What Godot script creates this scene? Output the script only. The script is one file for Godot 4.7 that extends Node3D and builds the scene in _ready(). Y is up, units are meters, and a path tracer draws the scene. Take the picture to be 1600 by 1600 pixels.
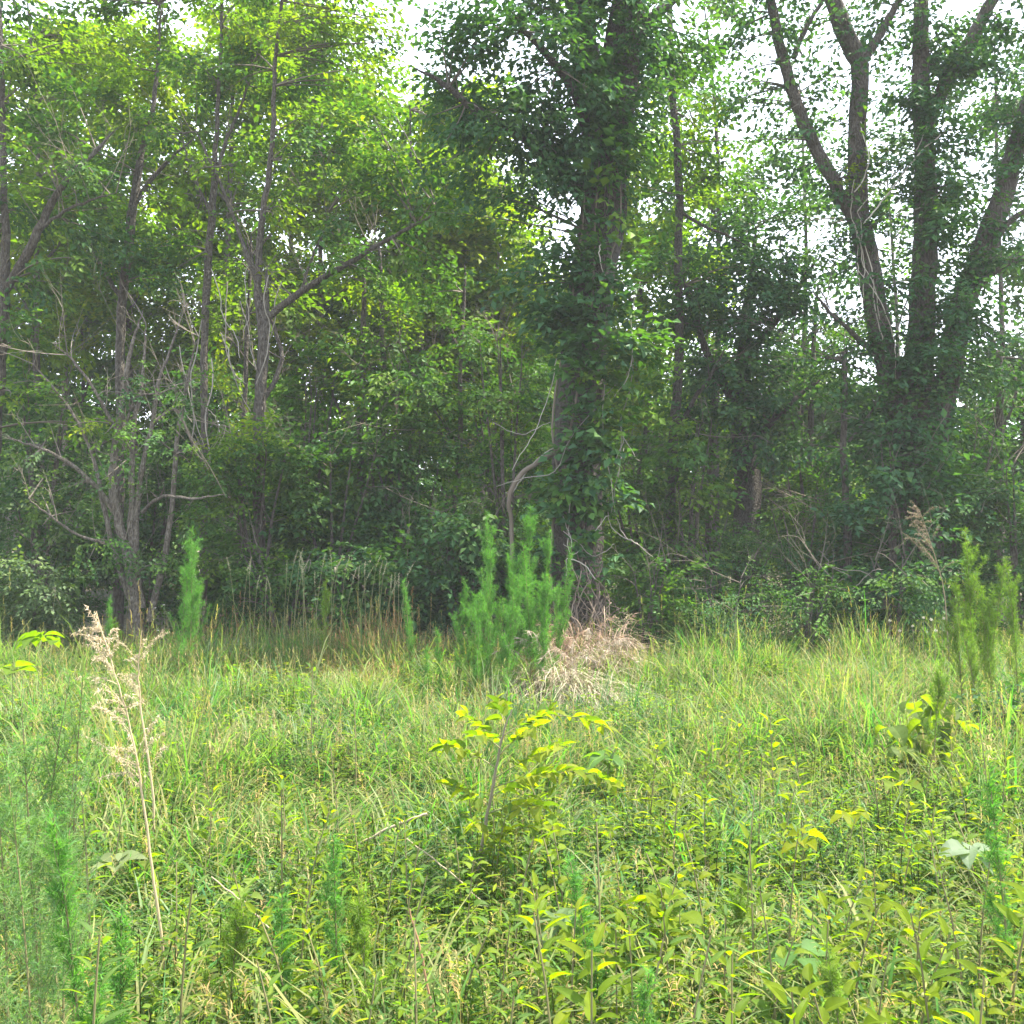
extends Node3D
# An overgrown field in front of a wood. Units are metres, y is up; the wood stands towards -z.

const F := 1537.0            # focal length of the photograph in its own pixels
const EYE := 1.7
var rng := RandomNumberGenerator.new()
var M := {}
var used := {}
var sprays := {}
var bump := FastNoiseLite.new()
var patch := FastNoiseLite.new()

# ---------------------------------------------------------------- small helpers
func rf(a: float, b: float) -> float: return rng.randf_range(a, b)
func rv() -> Vector3:
	return Vector3(rf(-1, 1), rf(-1, 1), rf(-1, 1))
func in_ball() -> Vector3:
	for k in 12:
		var v := rv()
		if v.length_squared() <= 1.0: return v
	return Vector3.ZERO
func at(px: float, py: float, d: float) -> Vector3:      # the place at depth d that lies along a line of sight
	return Vector3((px - 800.0) / F * d, EYE - (py - 800.0) / F * d, -d)
func gh(x: float, z: float) -> float:                    # height of the ground
	return bump.get_noise_2d(x, z) * 0.10
func on_ground(px: float, d: float) -> Vector3:
	var p := at(px, 800, d)
	return Vector3(p.x, gh(p.x, p.z), p.z)
func bs(dir: Vector3, up: Vector3) -> Basis:
	var x := dir.normalized()
	var z := x.cross(up)
	if z.length_squared() < 1e-5: z = x.cross(Vector3(0.3, 0.5, 0.8))
	z = z.normalized()
	return Basis(x, z.cross(x), z)
func numbered(called: String) -> String:
	if not used.has(called):
		used[called] = 0
		return called
	used[called] += 1
	return "%s_%03d" % [called, used[called]]

class Acc:                                               # a soup of triangles
	var v := PackedVector3Array()
	var n := PackedVector3Array()
	var c := PackedColorArray()
	func add(t: Transform3D, verts: PackedVector3Array, cols: PackedColorArray) -> void:
		v.append_array(t * verts)
		c.append_array(cols)
	func paint(col: Color, count: int) -> void:
		var a := PackedColorArray()
		a.resize(count)
		a.fill(col)
		c.append_array(a)

func to_mesh(a: Acc, m: Material, origin := Vector3.ZERO) -> ArrayMesh:
	var arr := []
	arr.resize(Mesh.ARRAY_MAX)
	arr[Mesh.ARRAY_VERTEX] = a.v if origin == Vector3.ZERO else Transform3D(Basis(), -origin) * a.v
	if a.n.size() == a.v.size(): arr[Mesh.ARRAY_NORMAL] = a.n
	if a.c.size() == a.v.size(): arr[Mesh.ARRAY_COLOR] = a.c
	var mesh := ArrayMesh.new()
	mesh.add_surface_from_arrays(Mesh.PRIMITIVE_TRIANGLES, arr)
	mesh.surface_set_material(0, m)
	return mesh
func part(called: String, a: Acc, m: Material, parent: Node3D, stuff := false) -> MeshInstance3D:
	if a.v.is_empty(): return null
	return put(called, to_mesh(a, m, parent.position if parent != self else Vector3.ZERO), parent, stuff)
func put(called: String, mesh: Mesh, parent: Node3D, stuff := false) -> MeshInstance3D:
	var o := MeshInstance3D.new()
	o.name = numbered(called) if parent == self else called
	o.mesh = mesh
	if stuff: o.set_meta("kind", "stuff")
	parent.add_child(o, true)
	return o
func thing(called: String, label: String, category: String, where: Vector3, group := "") -> Node3D:
	var o := Node3D.new()
	o.name = numbered(called)
	add_child(o)
	o.position = where
	tag(o, label, category, group)
	return o
func tag(o: Node3D, label: String, category: String, group := "") -> void:
	o.set_meta("label", label)
	o.set_meta("category", category)
	if group: o.set_meta("group", group)

# ---------------------------------------------------------------- tubes, leaves, blades
func smooth(pts: Array, rad: Array, per: int, wob := 0.0) -> Array:      # Catmull-Rom through the points
	var p := []
	var r := []
	for i in pts.size() - 1:
		var a: Vector3 = pts[max(i - 1, 0)]
		var b: Vector3 = pts[i]
		var c: Vector3 = pts[i + 1]
		var d: Vector3 = pts[min(i + 2, pts.size() - 1)]
		for k in per:
			var t := float(k) / per
			var q := b.cubic_interpolate(c, a, d, t)
			if wob > 0.0 and i + k > 0: q += rv() * wob
			p.append(q)
			r.append(lerpf(rad[i], rad[i + 1], t))
	p.append(pts[-1])
	r.append(rad[-1])
	return [p, r]
func tube(a: Acc, pts: Array, rad: Array, sides: int, col: Color, rough := 0.0) -> void:
	var rings := []
	var norms := []
	var ref := Vector3(0.31, 0.17, 0.93)
	for i in pts.size():
		var t: Vector3 = (pts[min(i + 1, pts.size() - 1)] - pts[max(i - 1, 0)])
		if t.length_squared() < 1e-12: t = Vector3.UP
		t = t.normalized()
		var u := t.cross(ref).normalized()
		var w := t.cross(u)
		var ring := PackedVector3Array()
		var nn := PackedVector3Array()
		for s in sides:
			var an := TAU * s / sides
			var d := u * cos(an) + w * sin(an)
			var k := 1.0
			if rough > 0.0:
				k += rough * bump.get_noise_3d(cos(an) * 9.0 + pts[i].x * 20.0, pts[i].y * 6.0, sin(an) * 9.0) + rough * 0.5 * sin(an * 3.0 + pts[i].y * 1.7)
			ring.append(pts[i] + d * rad[i] * k)
			nn.append(d)
		rings.append(ring)
		norms.append(nn)
	var count := 0
	for i in pts.size() - 1:
		for s in sides:
			var s2 := (s + 1) % sides
			for q in [[i, s], [i + 1, s], [i + 1, s2], [i, s], [i + 1, s2], [i, s2]]:
				a.v.append(rings[q[0]][q[1]])
				a.n.append(norms[q[0]][q[1]])
			count += 6
	a.paint(col, count)
func twig(a: Acc, p0: Vector3, p1: Vector3, p2: Vector3, r0: float, r1: float, col: Color, n := 4) -> void:
	var pts := []
	var rad := []
	for i in n + 1:
		var t := float(i) / n
		pts.append(p0.lerp(p1, t).lerp(p1.lerp(p2, t), t))
		rad.append(lerpf(r0, r1, t))
	tube(a, pts, rad, 3, col)
func leaf_verts(len: float, wid: float, fold: float, droop: float, n: int, wide_at := 0.42) -> PackedVector3Array:
	var out := PackedVector3Array()                      # along +x, upper side +y
	var mid := []
	var lft := []
	var rgt := []
	for i in n + 1:
		var t := float(i) / n
		if n == 2 and i == 1: t = wide_at
		if n == 3 and i > 0 and i < 3: t = [0.0, 0.26, 0.62][i]
		var w := wid * 0.5 * (pow(sin(PI * pow(t, log(0.5) / log(wide_at))), 0.8) if t > 0.0 and t < 1.0 else 0.0)
		var m := Vector3(len * t * (1.0 - droop * 0.25 * t), -droop * len * t * t * 0.6, 0)
		mid.append(m)
		lft.append(m + Vector3(0, fold * w, w))
		rgt.append(m + Vector3(0, fold * w, -w))
	for i in n:
		if i < n - 1:
			out.append_array([mid[i], lft[i + 1], mid[i + 1], mid[i], mid[i + 1], rgt[i + 1]])
		else:
			out.append_array([lft[i], mid[i + 1], mid[i], mid[i], mid[i + 1], rgt[i]])
		if i > 0 and i < n - 1:
			out.append_array([mid[i], lft[i], lft[i + 1], mid[i], rgt[i + 1], rgt[i]])
	return out
func blade(a: Acc, base: Vector3, az: float, len: float, lean: float, wid: float, col: Color, segs := 3) -> void:
	var h := Vector3(cos(az), 0, sin(az))
	var s := Vector3(-sin(az), 0, cos(az)) * wid * 0.5
	var pl := base - s
	var pr := base + s
	for i in segs:
		var t := float(i + 1) / segs
		var q := base + h * len * lean * pow(t, 1.7) * 0.8 + Vector3.UP * len * (t * (1.0 - 0.25 * lean) - lean * 0.42 * pow(t, 3.0))
		if i == segs - 1:
			a.v.append_array([pl, q, pr])
			a.paint(col, 3)
		else:
			var w := s * (1.0 - 0.75 * t * t)
			a.v.append_array([pl, q - w, pr, pr, q - w, q + w])
			a.paint(col, 6)
			pl = q - w
			pr = q + w

# A spray is a twig's end with its leaves: two rows along a stalk. Cached by kind and palette.
const KINDS := {
	"broad": [7, 0.36, 0.10, 0.058], "small": [11, 0.30, 0.060, 0.034], "slender": [13, 0.38, 0.085, 0.024],
	"big": [5, 0.34, 0.15, 0.10], "back": [7, 0.36, 0.105, 0.068], "far": [7, 0.55, 0.19, 0.11], "tiny": [13, 0.26, 0.040, 0.022]}
const PALETTES := {
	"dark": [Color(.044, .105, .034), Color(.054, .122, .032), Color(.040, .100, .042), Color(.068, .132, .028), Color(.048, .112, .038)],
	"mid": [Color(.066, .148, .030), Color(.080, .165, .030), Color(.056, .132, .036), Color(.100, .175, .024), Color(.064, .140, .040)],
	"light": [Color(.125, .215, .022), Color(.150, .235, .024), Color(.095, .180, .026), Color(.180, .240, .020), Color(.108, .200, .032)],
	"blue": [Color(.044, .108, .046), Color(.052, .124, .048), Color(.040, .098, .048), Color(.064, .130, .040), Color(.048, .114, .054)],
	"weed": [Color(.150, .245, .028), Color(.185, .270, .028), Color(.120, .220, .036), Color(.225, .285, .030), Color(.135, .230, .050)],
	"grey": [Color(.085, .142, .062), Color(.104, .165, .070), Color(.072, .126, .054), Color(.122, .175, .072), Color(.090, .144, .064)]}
func spray_set(kind: String, pal: String) -> Array:
	var key := kind + pal
	if sprays.has(key): return sprays[key]
	var keep := rng.state
	rng.seed = hash(key)
	var k: Array = KINDS[kind]
	var set := []
	for variant in 6:
		var verts := PackedVector3Array()
		var tone := PackedFloat32Array()
		for i in int(k[0]):
			var t: float = (i + rf(0.2, 0.8)) / k[0]
			var side := 1.0 if i % 2 else -1.0
			var dir := Vector3(rf(0.35, 0.9), rf(-0.45, 0.12), side * rf(0.5, 1.0)) if i < k[0] - 1 else Vector3(1, rf(-.4, 0), rf(-.2, .2))
			var up := Vector3(rf(-.5, .5), 1.0, rf(-.5, .5))
			var sc := rf(0.7, 1.2)
			var lv := leaf_verts(k[2] * sc, k[3] * sc, rf(0.1, 0.5), rf(0.1, 0.6), 2)
			if kind != "big": lv = PackedVector3Array([Vector3.ZERO, lv[1], lv[7], Vector3.ZERO, lv[7], lv[5]])
			verts.append_array(Transform3D(bs(dir, up), Vector3(t * k[1], -0.12 * t * t * k[1] + rf(-.02, .02), side * 0.008)) * lv)
			var tn := rf(0.72, 1.28)
			for q in lv.size(): tone.append(tn)
		var cols := []
		for tint in PALETTES[pal]:
			var c := PackedColorArray()
			c.resize(tone.size())
			for q in tone.size():
				c[q] = Color(tint.r * tone[q] * (0.75 + 0.25 * tone[q]), tint.g * tone[q], tint.b * tone[q])
			cols.append(c)
		set.append([verts, cols])
	rng.state = keep
	sprays[key] = set
	return set

const TWIG := Color(.10, .085, .065)
# One clump of a crown: boughs run from origin into the ellipsoid, sprays sit along their outer part.
func clump(a: Acc, tw: Acc, c: Vector3, r: Vector3, origin: Vector3, dens: float, set: Array, sc := 1.0, r0 := 0.012) -> void:
	var total := int(dens * 150.0 * max(r.x, 0.2) * max(r.y, 0.2) / (sc * sc))
	var nb: int = clampi(total / 16, 3, 40)
	var ns := int(ceil(float(total) / nb))
	for b in nb:
		var e := c + in_ball() * r
		if b % 3 == 0: e = c + in_ball().normalized() * r * rf(.85, 1.15)
		var m := origin.lerp(e, 0.55) + Vector3(rf(-.12, .12), rf(0, .22) * e.distance_to(origin), rf(-.12, .12))
		twig(tw, origin, m, e, r0 * rf(.6, 1.1), 0.0025, TWIG * rf(.7, 1.3), 4)
		var out := (e - origin).normalized()
		var tint := rng.randi() % 5
		var far: float = clampf(1.0 - 1.1 * r.length() / max(0.01, e.distance_to(origin)), 0.2, 0.85)
		for s in ns:
			var t := rf(far, 1.03)
			var p := origin.lerp(m, t).lerp(m.lerp(e, t), t) + in_ball() * 0.16 * sc
			var dir := out + rv() * 0.9
			dir.y = dir.y * 0.55 - 0.12
			var spr: Array = set[rng.randi() % 6]
			var k := sc * rf(.75, 1.15)
			a.add(Transform3D(bs(dir, Vector3(rf(-.55, .55), 1, rf(-.55, .55))).scaled(Vector3(k, k, k)), p), spr[0], spr[1][tint if rng.randf() < .6 else rng.randi() % 5])

# A tree from limbs and clumps. A limb: [name, [[px, py, width in px, depth offset], ...]]. A clump: [px, py, rx, ry, depth offset, density].
func tree(called: String, label: String, d: float, limbs: Array, clumps: Array, o := {}) -> Node3D:
	rng.seed = hash(called + label)
	var first: Array = limbs[0][1][0]
	var foot := on_ground(first[0], d)
	var root := thing(called, label, o.get("category", "tree"), foot, o.get("group", ""))
	var nodes := []
	for l in limbs:
		var pts := []
		var rad := []
		for q in l[1]:
			var dd: float = d + (q[3] if q.size() > 3 else 0.0)
			pts.append(at(q[0], q[1], dd))
			rad.append(q[2] * 0.5 * dd / F)
		if l == limbs[0]:
			pts[0] = foot - Vector3(0, 0.12, 0)
			rad[0] *= 1.1
		pts.append(pts[-1] + (pts[-1] - pts[-2]).normalized() * (0.12 + rad[-1] * 9.0) + rv() * 0.05)
		rad.append(0.002)
		var sm := smooth(pts, rad, 5, minf(rad[-2], 0.02) * 0.3 + 0.005)
		var a := Acc.new()
		tube(a, sm[0], sm[1], 11 if rad[0] > 0.05 else 6, Color.WHITE, 0.22 if rad[0] > 0.04 else 0.1)
		part(l[0], a, M[o.get("bark", "bark")], root)
		nodes.append_array(sm[0])
	var bare := Acc.new()
	for k in int(o.get("bare", 14)):
		var p: Vector3 = nodes[rng.randi() % nodes.size()]
		if p.y < 0.8: continue
		var dir := Vector3(rf(-.8, .8), rf(-.1, 1.5), rf(-.7, .7)).normalized()
		var l := rf(.3, .95)
		var q := p + dir * l
		var col := (TWIG if o.get("bark", "bark") != "pale_bark" else Color(.15, .13, .105)) * rf(.6, 1.5)
		var m := p.lerp(q, .5) + rv() * .10 * l
		twig(bare, p, m, q, rf(.004, .009), .0015, col, 6)
		for j in 3:
			var b := p.lerp(q, rf(.3, .9))
			twig(bare, b, b + (dir + rv() * .7) * l * .2, b + (dir + rv() * .9) * l * .4, .003, .001, col, 3)
	part("bare_twigs", bare, M.wood, root, true)
	if o.has("hug"):
		clumps = clumps.duplicate()
		for h in o.hug:                                  # [limb index, from, to, step, radius px, density]
			var path: Array = limbs[h[0]][1]
			var t: float = h[1]
			while t < h[2]:
				var i := int(t)
				var q: Array = path[i]
				var q2: Array = path[min(i + 1, path.size() - 1)]
				var u: float = t - i
				clumps.append([lerpf(q[0], q2[0], u) + rf(-.5, .5) * h[4], lerpf(q[1], q2[1], u), h[4] * rf(.8, 1.3), h[4] * rf(.9, 1.4), -.25, h[5] * rf(.7, 1.2)])
				t += h[3]
	foliage(root, nodes, d, clumps, o)
	return root
func foliage(root: Node3D, nodes: Array, d: float, clumps: Array, o := {}) -> void:
	var by := {}
	var tw := Acc.new()
	for q in clumps:
		var dd: float = d + (q[4] if q.size() > 4 else 0.0) + o.get("dz", 0.0)
		var c := at(q[0], q[1], dd)
		var r: Vector3 = Vector3(q[2], q[3], 0) * (o.get("swell", 1.15) * dd / F)
		r.z = (r.x + r.y) * 0.5 * o.get("thick", 1.0)
		var best: Vector3 = nodes[0]
		var score := 1e9
		for nd in nodes:
			var s: float = nd.distance_to(c) + max(0.0, nd.y - c.y) * 0.8
			if s < score:
				score = s
				best = nd
		var pal: String = q[6] if q.size() > 6 else o.get("pal", "mid")
		if not by.has(pal): by[pal] = Acc.new()
		clump(by[pal], tw, c, r, best, (q[5] if q.size() > 5 else 1.0) * o.get("dens", 1.0) * 2.0, spray_set(o.get("leaf", "broad"), pal), o.get("scale", 1.0), o.get("twig", 0.014))
	for pal in by:
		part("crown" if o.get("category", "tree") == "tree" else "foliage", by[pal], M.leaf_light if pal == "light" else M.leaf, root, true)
	part("twigs", tw, M.wood, root, true)

# ---------------------------------------------------------------- materials
func noise_tex(freq: float, stops: Array, seed_: int, octaves := 4, size := 512) -> NoiseTexture2D:
	var n := FastNoiseLite.new()
	n.seed = seed_
	n.frequency = freq
	n.fractal_octaves = octaves
	var g := Gradient.new()
	g.offsets = PackedFloat32Array(stops.map(func(s): return s[0]))
	g.colors = PackedColorArray(stops.map(func(s): return (s[1] as Color).linear_to_srgb()))
	var t := NoiseTexture2D.new()
	t.width = size
	t.height = size
	t.seamless = true
	t.noise = n
	t.color_ramp = g
	return t
func bark(tone: float, seed_: int, stretch: float) -> StandardMaterial3D:
	var m := StandardMaterial3D.new()
	m.albedo_texture = noise_tex(0.03, [[0.0, Color(.054, .043, .032) * tone], [0.42, Color(.12, .098, .075) * tone], [0.62, Color(.20, .174, .140) * tone], [1.0, Color(.31, .285, .24) * tone]], seed_, 5)
	m.uv1_triplanar = true
	m.uv1_scale = Vector3(2.2, 2.2 / stretch, 2.2)
	m.roughness = 0.9
	m.heightmap_enabled = true
	m.heightmap_texture = noise_tex(0.05, [[0.3, Color.BLACK], [0.7, Color.WHITE]], seed_ + 7, 4)
	m.heightmap_scale = 3.0
	return m
func materials() -> void:
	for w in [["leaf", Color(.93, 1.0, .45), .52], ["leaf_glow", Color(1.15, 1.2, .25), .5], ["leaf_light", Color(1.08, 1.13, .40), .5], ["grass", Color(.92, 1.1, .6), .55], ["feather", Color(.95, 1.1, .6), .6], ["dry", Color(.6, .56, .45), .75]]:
		var m := StandardMaterial3D.new()
		m.vertex_color_use_as_albedo = true
		m.roughness = w[2]
		m.metallic_specular = 0.25
		m.cull_mode = BaseMaterial3D.CULL_DISABLED
		m.backlight_enabled = true
		m.backlight = w[1]
		M[w[0]] = m
	var wd := StandardMaterial3D.new()
	wd.vertex_color_use_as_albedo = true
	wd.roughness = 0.9
	M.wood = wd
	M.bark = bark(0.52, 3, 3.5)
	M.dark_bark = bark(0.30, 11, 2.5)
	M.pale_bark = bark(.85, 23, 3.0)
	var g := StandardMaterial3D.new()
	g.albedo_texture = noise_tex(0.02, [[0.0, Color(.030, .026, .016)], [0.45, Color(.055, .048, .026)], [0.62, Color(.075, .070, .032)], [1.0, Color(.13, .10, .055)]], 5, 5)
	g.uv1_triplanar = true
	g.uv1_world_triplanar = true
	g.uv1_scale = Vector3(.6, .6, .6)
	g.roughness = 0.95
	M.soil = g

# ---------------------------------------------------------------- plants of the field
func tuft_mesh(n: int, len: float, wid: float, pal: Array, spread: float, lean0: float, lean1: float, m: Material, stalks := 0) -> ArrayMesh:
	var a := Acc.new()
	for i in n:
		var az := rf(0, TAU)
		var p := Vector3(cos(az), 0, sin(az)) * spread * sqrt(rng.randf())
		var c: Color = pal[rng.randi() % pal.size()]
		blade(a, p, az + rf(-.9, .9), len * rf(.5, 1.1), rf(lean0, lean1), wid * rf(.6, 1.2), c * rf(.75, 1.2), 4)
	for i in stalks:
		var az := rf(0, TAU)
		var l := len * rf(.95, 1.3)
		var c := Color(.30, .25, .12) * rf(.7, 1.2)
		blade(a, Vector3(rf(-.05, .05), 0, rf(-.05, .05)), az, l, rf(.1, .4), .003, c, 4)
		var tip: Vector3 = a.v[a.v.size() - 2]
		for k in 9:
			blade(a, tip - Vector3(0, .012 * k, 0), rf(0, TAU), .04, rf(.6, 1.2), .004, c * rf(.8, 1.25), 2)
	return to_mesh(a, m)
func weed_mesh(kind: int) -> ArrayMesh:                  # a small leafy plant for the cover
	var a := Acc.new()
	var h := rf(.10, .24)
	var pal: Array = PALETTES.weed if kind < 9 else PALETTES.dark
	for i in [13, 20, 14, 22][kind % 4]:
		var t := rf(.25, 1.0)
		var az := rf(0, TAU)
		var l: float = [.044, .030, .060, .024][kind % 4] * rf(.6, 1.25)
		var lv := leaf_verts(l, l * [.24, .42, .17, .5][kind % 4], rf(.1, .5), rf(.1, .8), 3)
		var p := Vector3(rf(-.03, .03), h * t, rf(-.03, .03))
		a.v.append_array(Transform3D(bs(Vector3(cos(az), rf(-.2, .6), sin(az)), Vector3(rf(-.3, .3), 1, rf(-.3, .3))), p) * lv)
		a.paint(pal[rng.randi() % 5] * rf(.8, 1.3), lv.size())
	twig(a, Vector3(0, -.05, 0), Vector3(rf(-.02, .02), h * .5, 0), Vector3(0, h, 0), .0025, .0015, Color(.10, .12, .04), 2)
	a.n.clear()
	return to_mesh(a, M.leaf if kind >= 9 else M.leaf_glow if kind % 3 else M.leaf_light)
func scatter(called: String, mesh: Mesh, where: Array, tints: Array) -> void:
	var mm := MultiMesh.new()
	mm.transform_format = MultiMesh.TRANSFORM_3D
	mm.use_colors = true
	mm.mesh = mesh
	mm.instance_count = where.size()
	for i in where.size():
		mm.set_instance_transform(i, where[i])
		mm.set_instance_color(i, tints[i])
	var o := MultiMeshInstance3D.new()
	o.name = numbered(called)
	o.multimesh = mm
	o.set_meta("kind", "stuff")
	o.set_meta("label", STUFF[called])
	add_child(o)
const STUFF := {
	"meadow_grass": "green arching meadow grass covering the field", "dry_grass": "tan dead grass scattered through the field",
	"ground_cover": "low small-leaved weeds filling the gaps of the field", "woodland_litter": "dark low undergrowth and litter on the floor of the wood"}

func dog_fennel_proto(height: float, thick: float, seed_: int, pal: Array, dens := 1.0) -> Node3D:
	rng.seed = seed_
	var root := Node3D.new()
	var st := Acc.new()
	var fo := Acc.new()
	var bend := Vector3(rf(-.09, .09), 0, rf(-.07, .07)) * height
	twig(st, Vector3(0, -.05, 0), Vector3(0, height * .5, 0), Vector3(0, height, 0) + bend, .006, .0015, Color(.13, .12, .05), 7)
	var axes := [[Vector3.ZERO, Vector3(0, height, 0) + bend, thick * .75, .22]]
	for i in int(9 * height):
		var t := rf(.28, .9)
		var az := rf(0, TAU)
		var p := Vector3(0, t * height, 0) + bend * t * t
		var l := height * rf(.14, .36) * (1.2 - t)
		var e := p + Vector3(cos(az) * rf(.15, .55), 1.0, sin(az) * rf(.15, .55)) * l
		axes.append([p, e, thick * rf(.32, .5), .12])
		twig(st, p, p.lerp(e, .5) + Vector3(cos(az), 0, sin(az)) * l * .08, e, .002, .001, Color(.12, .15, .05), 3)
	for ax in axes:
		var p0: Vector3 = ax[0]
		var p1: Vector3 = ax[1]
		var len := p0.distance_to(p1)
		var main: bool = ax == axes[0]
		var n := int(85.0 * len * dens) + 4
		for i in n:
			var t: float = lerpf(ax[3], 1.0, (i + rf(0, 1)) / n)
			var q := p0.lerp(p1, t)
			if main: q = Vector3(0, t * height, 0) + bend * t * t
			var az := rf(0, TAU)
			var r: float = ax[2] * (1.1 - t * .75) * rf(.4, 1.3)
			var dir := Vector3(cos(az), rf(.5, 1.9), sin(az)).normalized()
			var tip := q + dir * r
			var c: Color = pal[rng.randi() % pal.size()] * rf(.75, 1.25)
			if main and t < .38 and rng.randf() < .6: c = Color(.20, .16, .07) * rf(.7, 1.2)
			for k in 11:
				var u := (k + rf(0, 1)) / 11.0
				var b := q.lerp(tip, u)
				var f := (dir * .7 + rv() * .9).normalized() * rf(.020, .050) * (1.1 - .4 * u)
				var w := f.cross(rv()).normalized() * rf(.0010, .0018)
				fo.v.append_array([b - w, b + f, b + w])
				fo.c.append_array([c, c, c])
			var s2 := dir.cross(Vector3.UP).normalized() * .0011
			fo.v.append_array([q - s2, tip, q + s2])
			fo.c.append_array([c, c, c])
	put("stem", to_mesh(st, M.wood), root)
	put("foliage", to_mesh(fo, M.feather), root, true)
	return root

var weed_leaf := []
func weed_proto(kind: int, seed_: int, joined: bool) -> Node3D:   # near the camera every leaf is a part
	rng.seed = seed_
	var root := Node3D.new()
	var all := Acc.new()
	var h: float = [.46, .38, .50, .42][kind]
	var st := Acc.new()
	var lean := Vector3(rf(-.08, .08), 0, rf(-.08, .08))
	twig(st, Vector3(0, -.06, 0), Vector3(0, h * .55, 0), Vector3(0, h, 0) + lean, .004, .002, Color(.13, .12, .05), 4)
	put("stem", to_mesh(st, M.wood), root)
	var n: int = [20, 18, 26, 18][kind]
	for i in n:
		var t := lerpf(.35, 1.0, float(i) / (n - 1))
		var az := i * 2.399 + rf(-.3, .3)
		if kind == 3: az = (i / 2) * 1.57 + (i % 2) * PI + rf(-.15, .15)
		var dir := Vector3(cos(az), lerpf(.1, .9, t) + rf(-.2, .2), sin(az))
		var sz := lerpf(1.15, .75, t) * rf(.8, 1.15)
		var mesh: ArrayMesh = weed_leaf[kind][rng.randi() % 4]
		var t3 := Transform3D(bs(dir, Vector3(rf(-.4, .4), 1, rf(-.4, .4))).scaled(Vector3(sz, sz, sz)), Vector3(0, h * t, 0) + lean * t * t + Vector3(cos(az), 0, sin(az)) * .012)
		if joined:
			var arr := mesh.surface_get_arrays(0)
			all.add(t3, arr[Mesh.ARRAY_VERTEX], arr[Mesh.ARRAY_COLOR])
		else: put("leaf", mesh, root).transform = t3
	if joined: put("leaves", to_mesh(all, M.leaf_light if kind % 3 else M.leaf_glow), root, true)
	return root
func adopt(proto: Node3D, called: String, label: String, category: String, where: Vector3, sc: Vector3, turn: float, group := "") -> Node3D:
	var o: Node3D = proto.duplicate()
	o.name = numbered(called)
	add_child(o)
	o.transform = Transform3D(Basis(Vector3.UP, turn) * Basis.from_scale(sc), where)
	tag(o, label, category, group)
	return o
func big_leaf(len: float, wid: float, c: Color, m := "leaf_light") -> ArrayMesh:
	var a := Acc.new()
	a.v = leaf_verts(len, wid, rf(.2, .6), rf(.3, .9), 6, .36)
	var off := rf(0, 50)
	for p in a.v:
		var k := 1.0 + .55 * bump.get_noise_2d(p.x * 120.0 + off, p.z * 160.0)
		if absf(p.z) < .0002: a.c.append(Color(c.r * 1.25, c.g * 1.18, c.b * 1.3))
		elif bump.get_noise_2d(p.x * 60.0 - off, p.z * 60.0) > .38: a.c.append(Color(c.r * 1.3, c.g * .85, c.b * .9))
		else: a.c.append(Color(c.r * k, c.g * k, c.b * k))
	return to_mesh(a, M[m])

func _ready() -> void:
	rng.seed = 4
	bump.seed = 9
	bump.frequency = 0.22
	patch.seed = 31
	patch.frequency = 0.35
	# ------------------------------------------------------------ camera, sky, sun, exposure
	var cam := Camera3D.new()
	cam.name = "camera"
	cam.fov = 55.0
	cam.position = Vector3(0, EYE, 0)
	cam.near = 0.05
	cam.far = 600.0
	add_child(cam)
	var sky := ProceduralSkyMaterial.new()
	sky.sky_top_color = Color(.78, .83, .90)
	sky.sky_horizon_color = Color(.88, .89, .93)
	sky.sky_curve = 0.2
	sky.ground_bottom_color = Color(.30, .32, .24)
	sky.ground_horizon_color = Color(.45, .47, .40)
	sky.sun_angle_max = 30.0
	var env := Environment.new()
	env.background_mode = Environment.BG_SKY
	env.sky = Sky.new()
	env.sky.sky_material = sky
	env.tonemap_mode = Environment.TONE_MAPPER_LINEAR
	env.tonemap_exposure = 5.2
	env.fog_enabled = true
	env.fog_light_color = Color(.97, .98, 1.0)
	env.fog_density = 0.0013
	env.sdfgi_enabled = true
	env.ssao_enabled = true
	env.ssil_enabled = true
	var we := WorldEnvironment.new()
	we.name = "world_environment"
	we.environment = env
	add_child(we)
	var sun := DirectionalLight3D.new()
	sun.name = "sun"
	sun.light_energy = 1.5
	sun.light_color = Color(1.0, .96, .88)
	sun.light_angular_distance = 0.5
	sun.shadow_enabled = true
	add_child(sun)
	var el := deg_to_rad(67.0)
	var az := deg_to_rad(72.0)          # to the right of straight ahead, behind the wood
	sun.look_at_from_position(Vector3(sin(az) * cos(el), sin(el), -cos(az) * cos(el)) * 50.0, Vector3.ZERO)
	materials()
	ground()
	wood_trees()
	wood_back()
	understory()
	field_cover()
	dog_fennels()
	field_things()
	weeds()

# ---------------------------------------------------------------- the setting
func ground() -> void:
	var a := Acc.new()
	var n := 90
	var g := []
	for i in n + 1:
		var u := float(i) / n * 2.0 - 1.0
		g.append(u * 14.0 + pow(u, 5.0) * 286.0)
	for i in n:
		for j in n:
			for q in [[0, 0], [1, 0], [1, 1], [0, 0], [1, 1], [0, 1]]:
				var x: float = g[i + q[0]]
				var z: float = g[j + q[1]] - 6.0
				a.v.append(Vector3(x, gh(x, z), z))
				a.n.append(Vector3(-(gh(x + .1, z) - gh(x - .1, z)) * 5.0, 1, -(gh(x, z + .1) - gh(x, z - .1)) * 5.0).normalized())
	var o := part("ground", a, M.soil, self)
	o.set_meta("kind", "structure")
	o.set_meta("label", "dark earth under the meadow and the wood")

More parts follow.
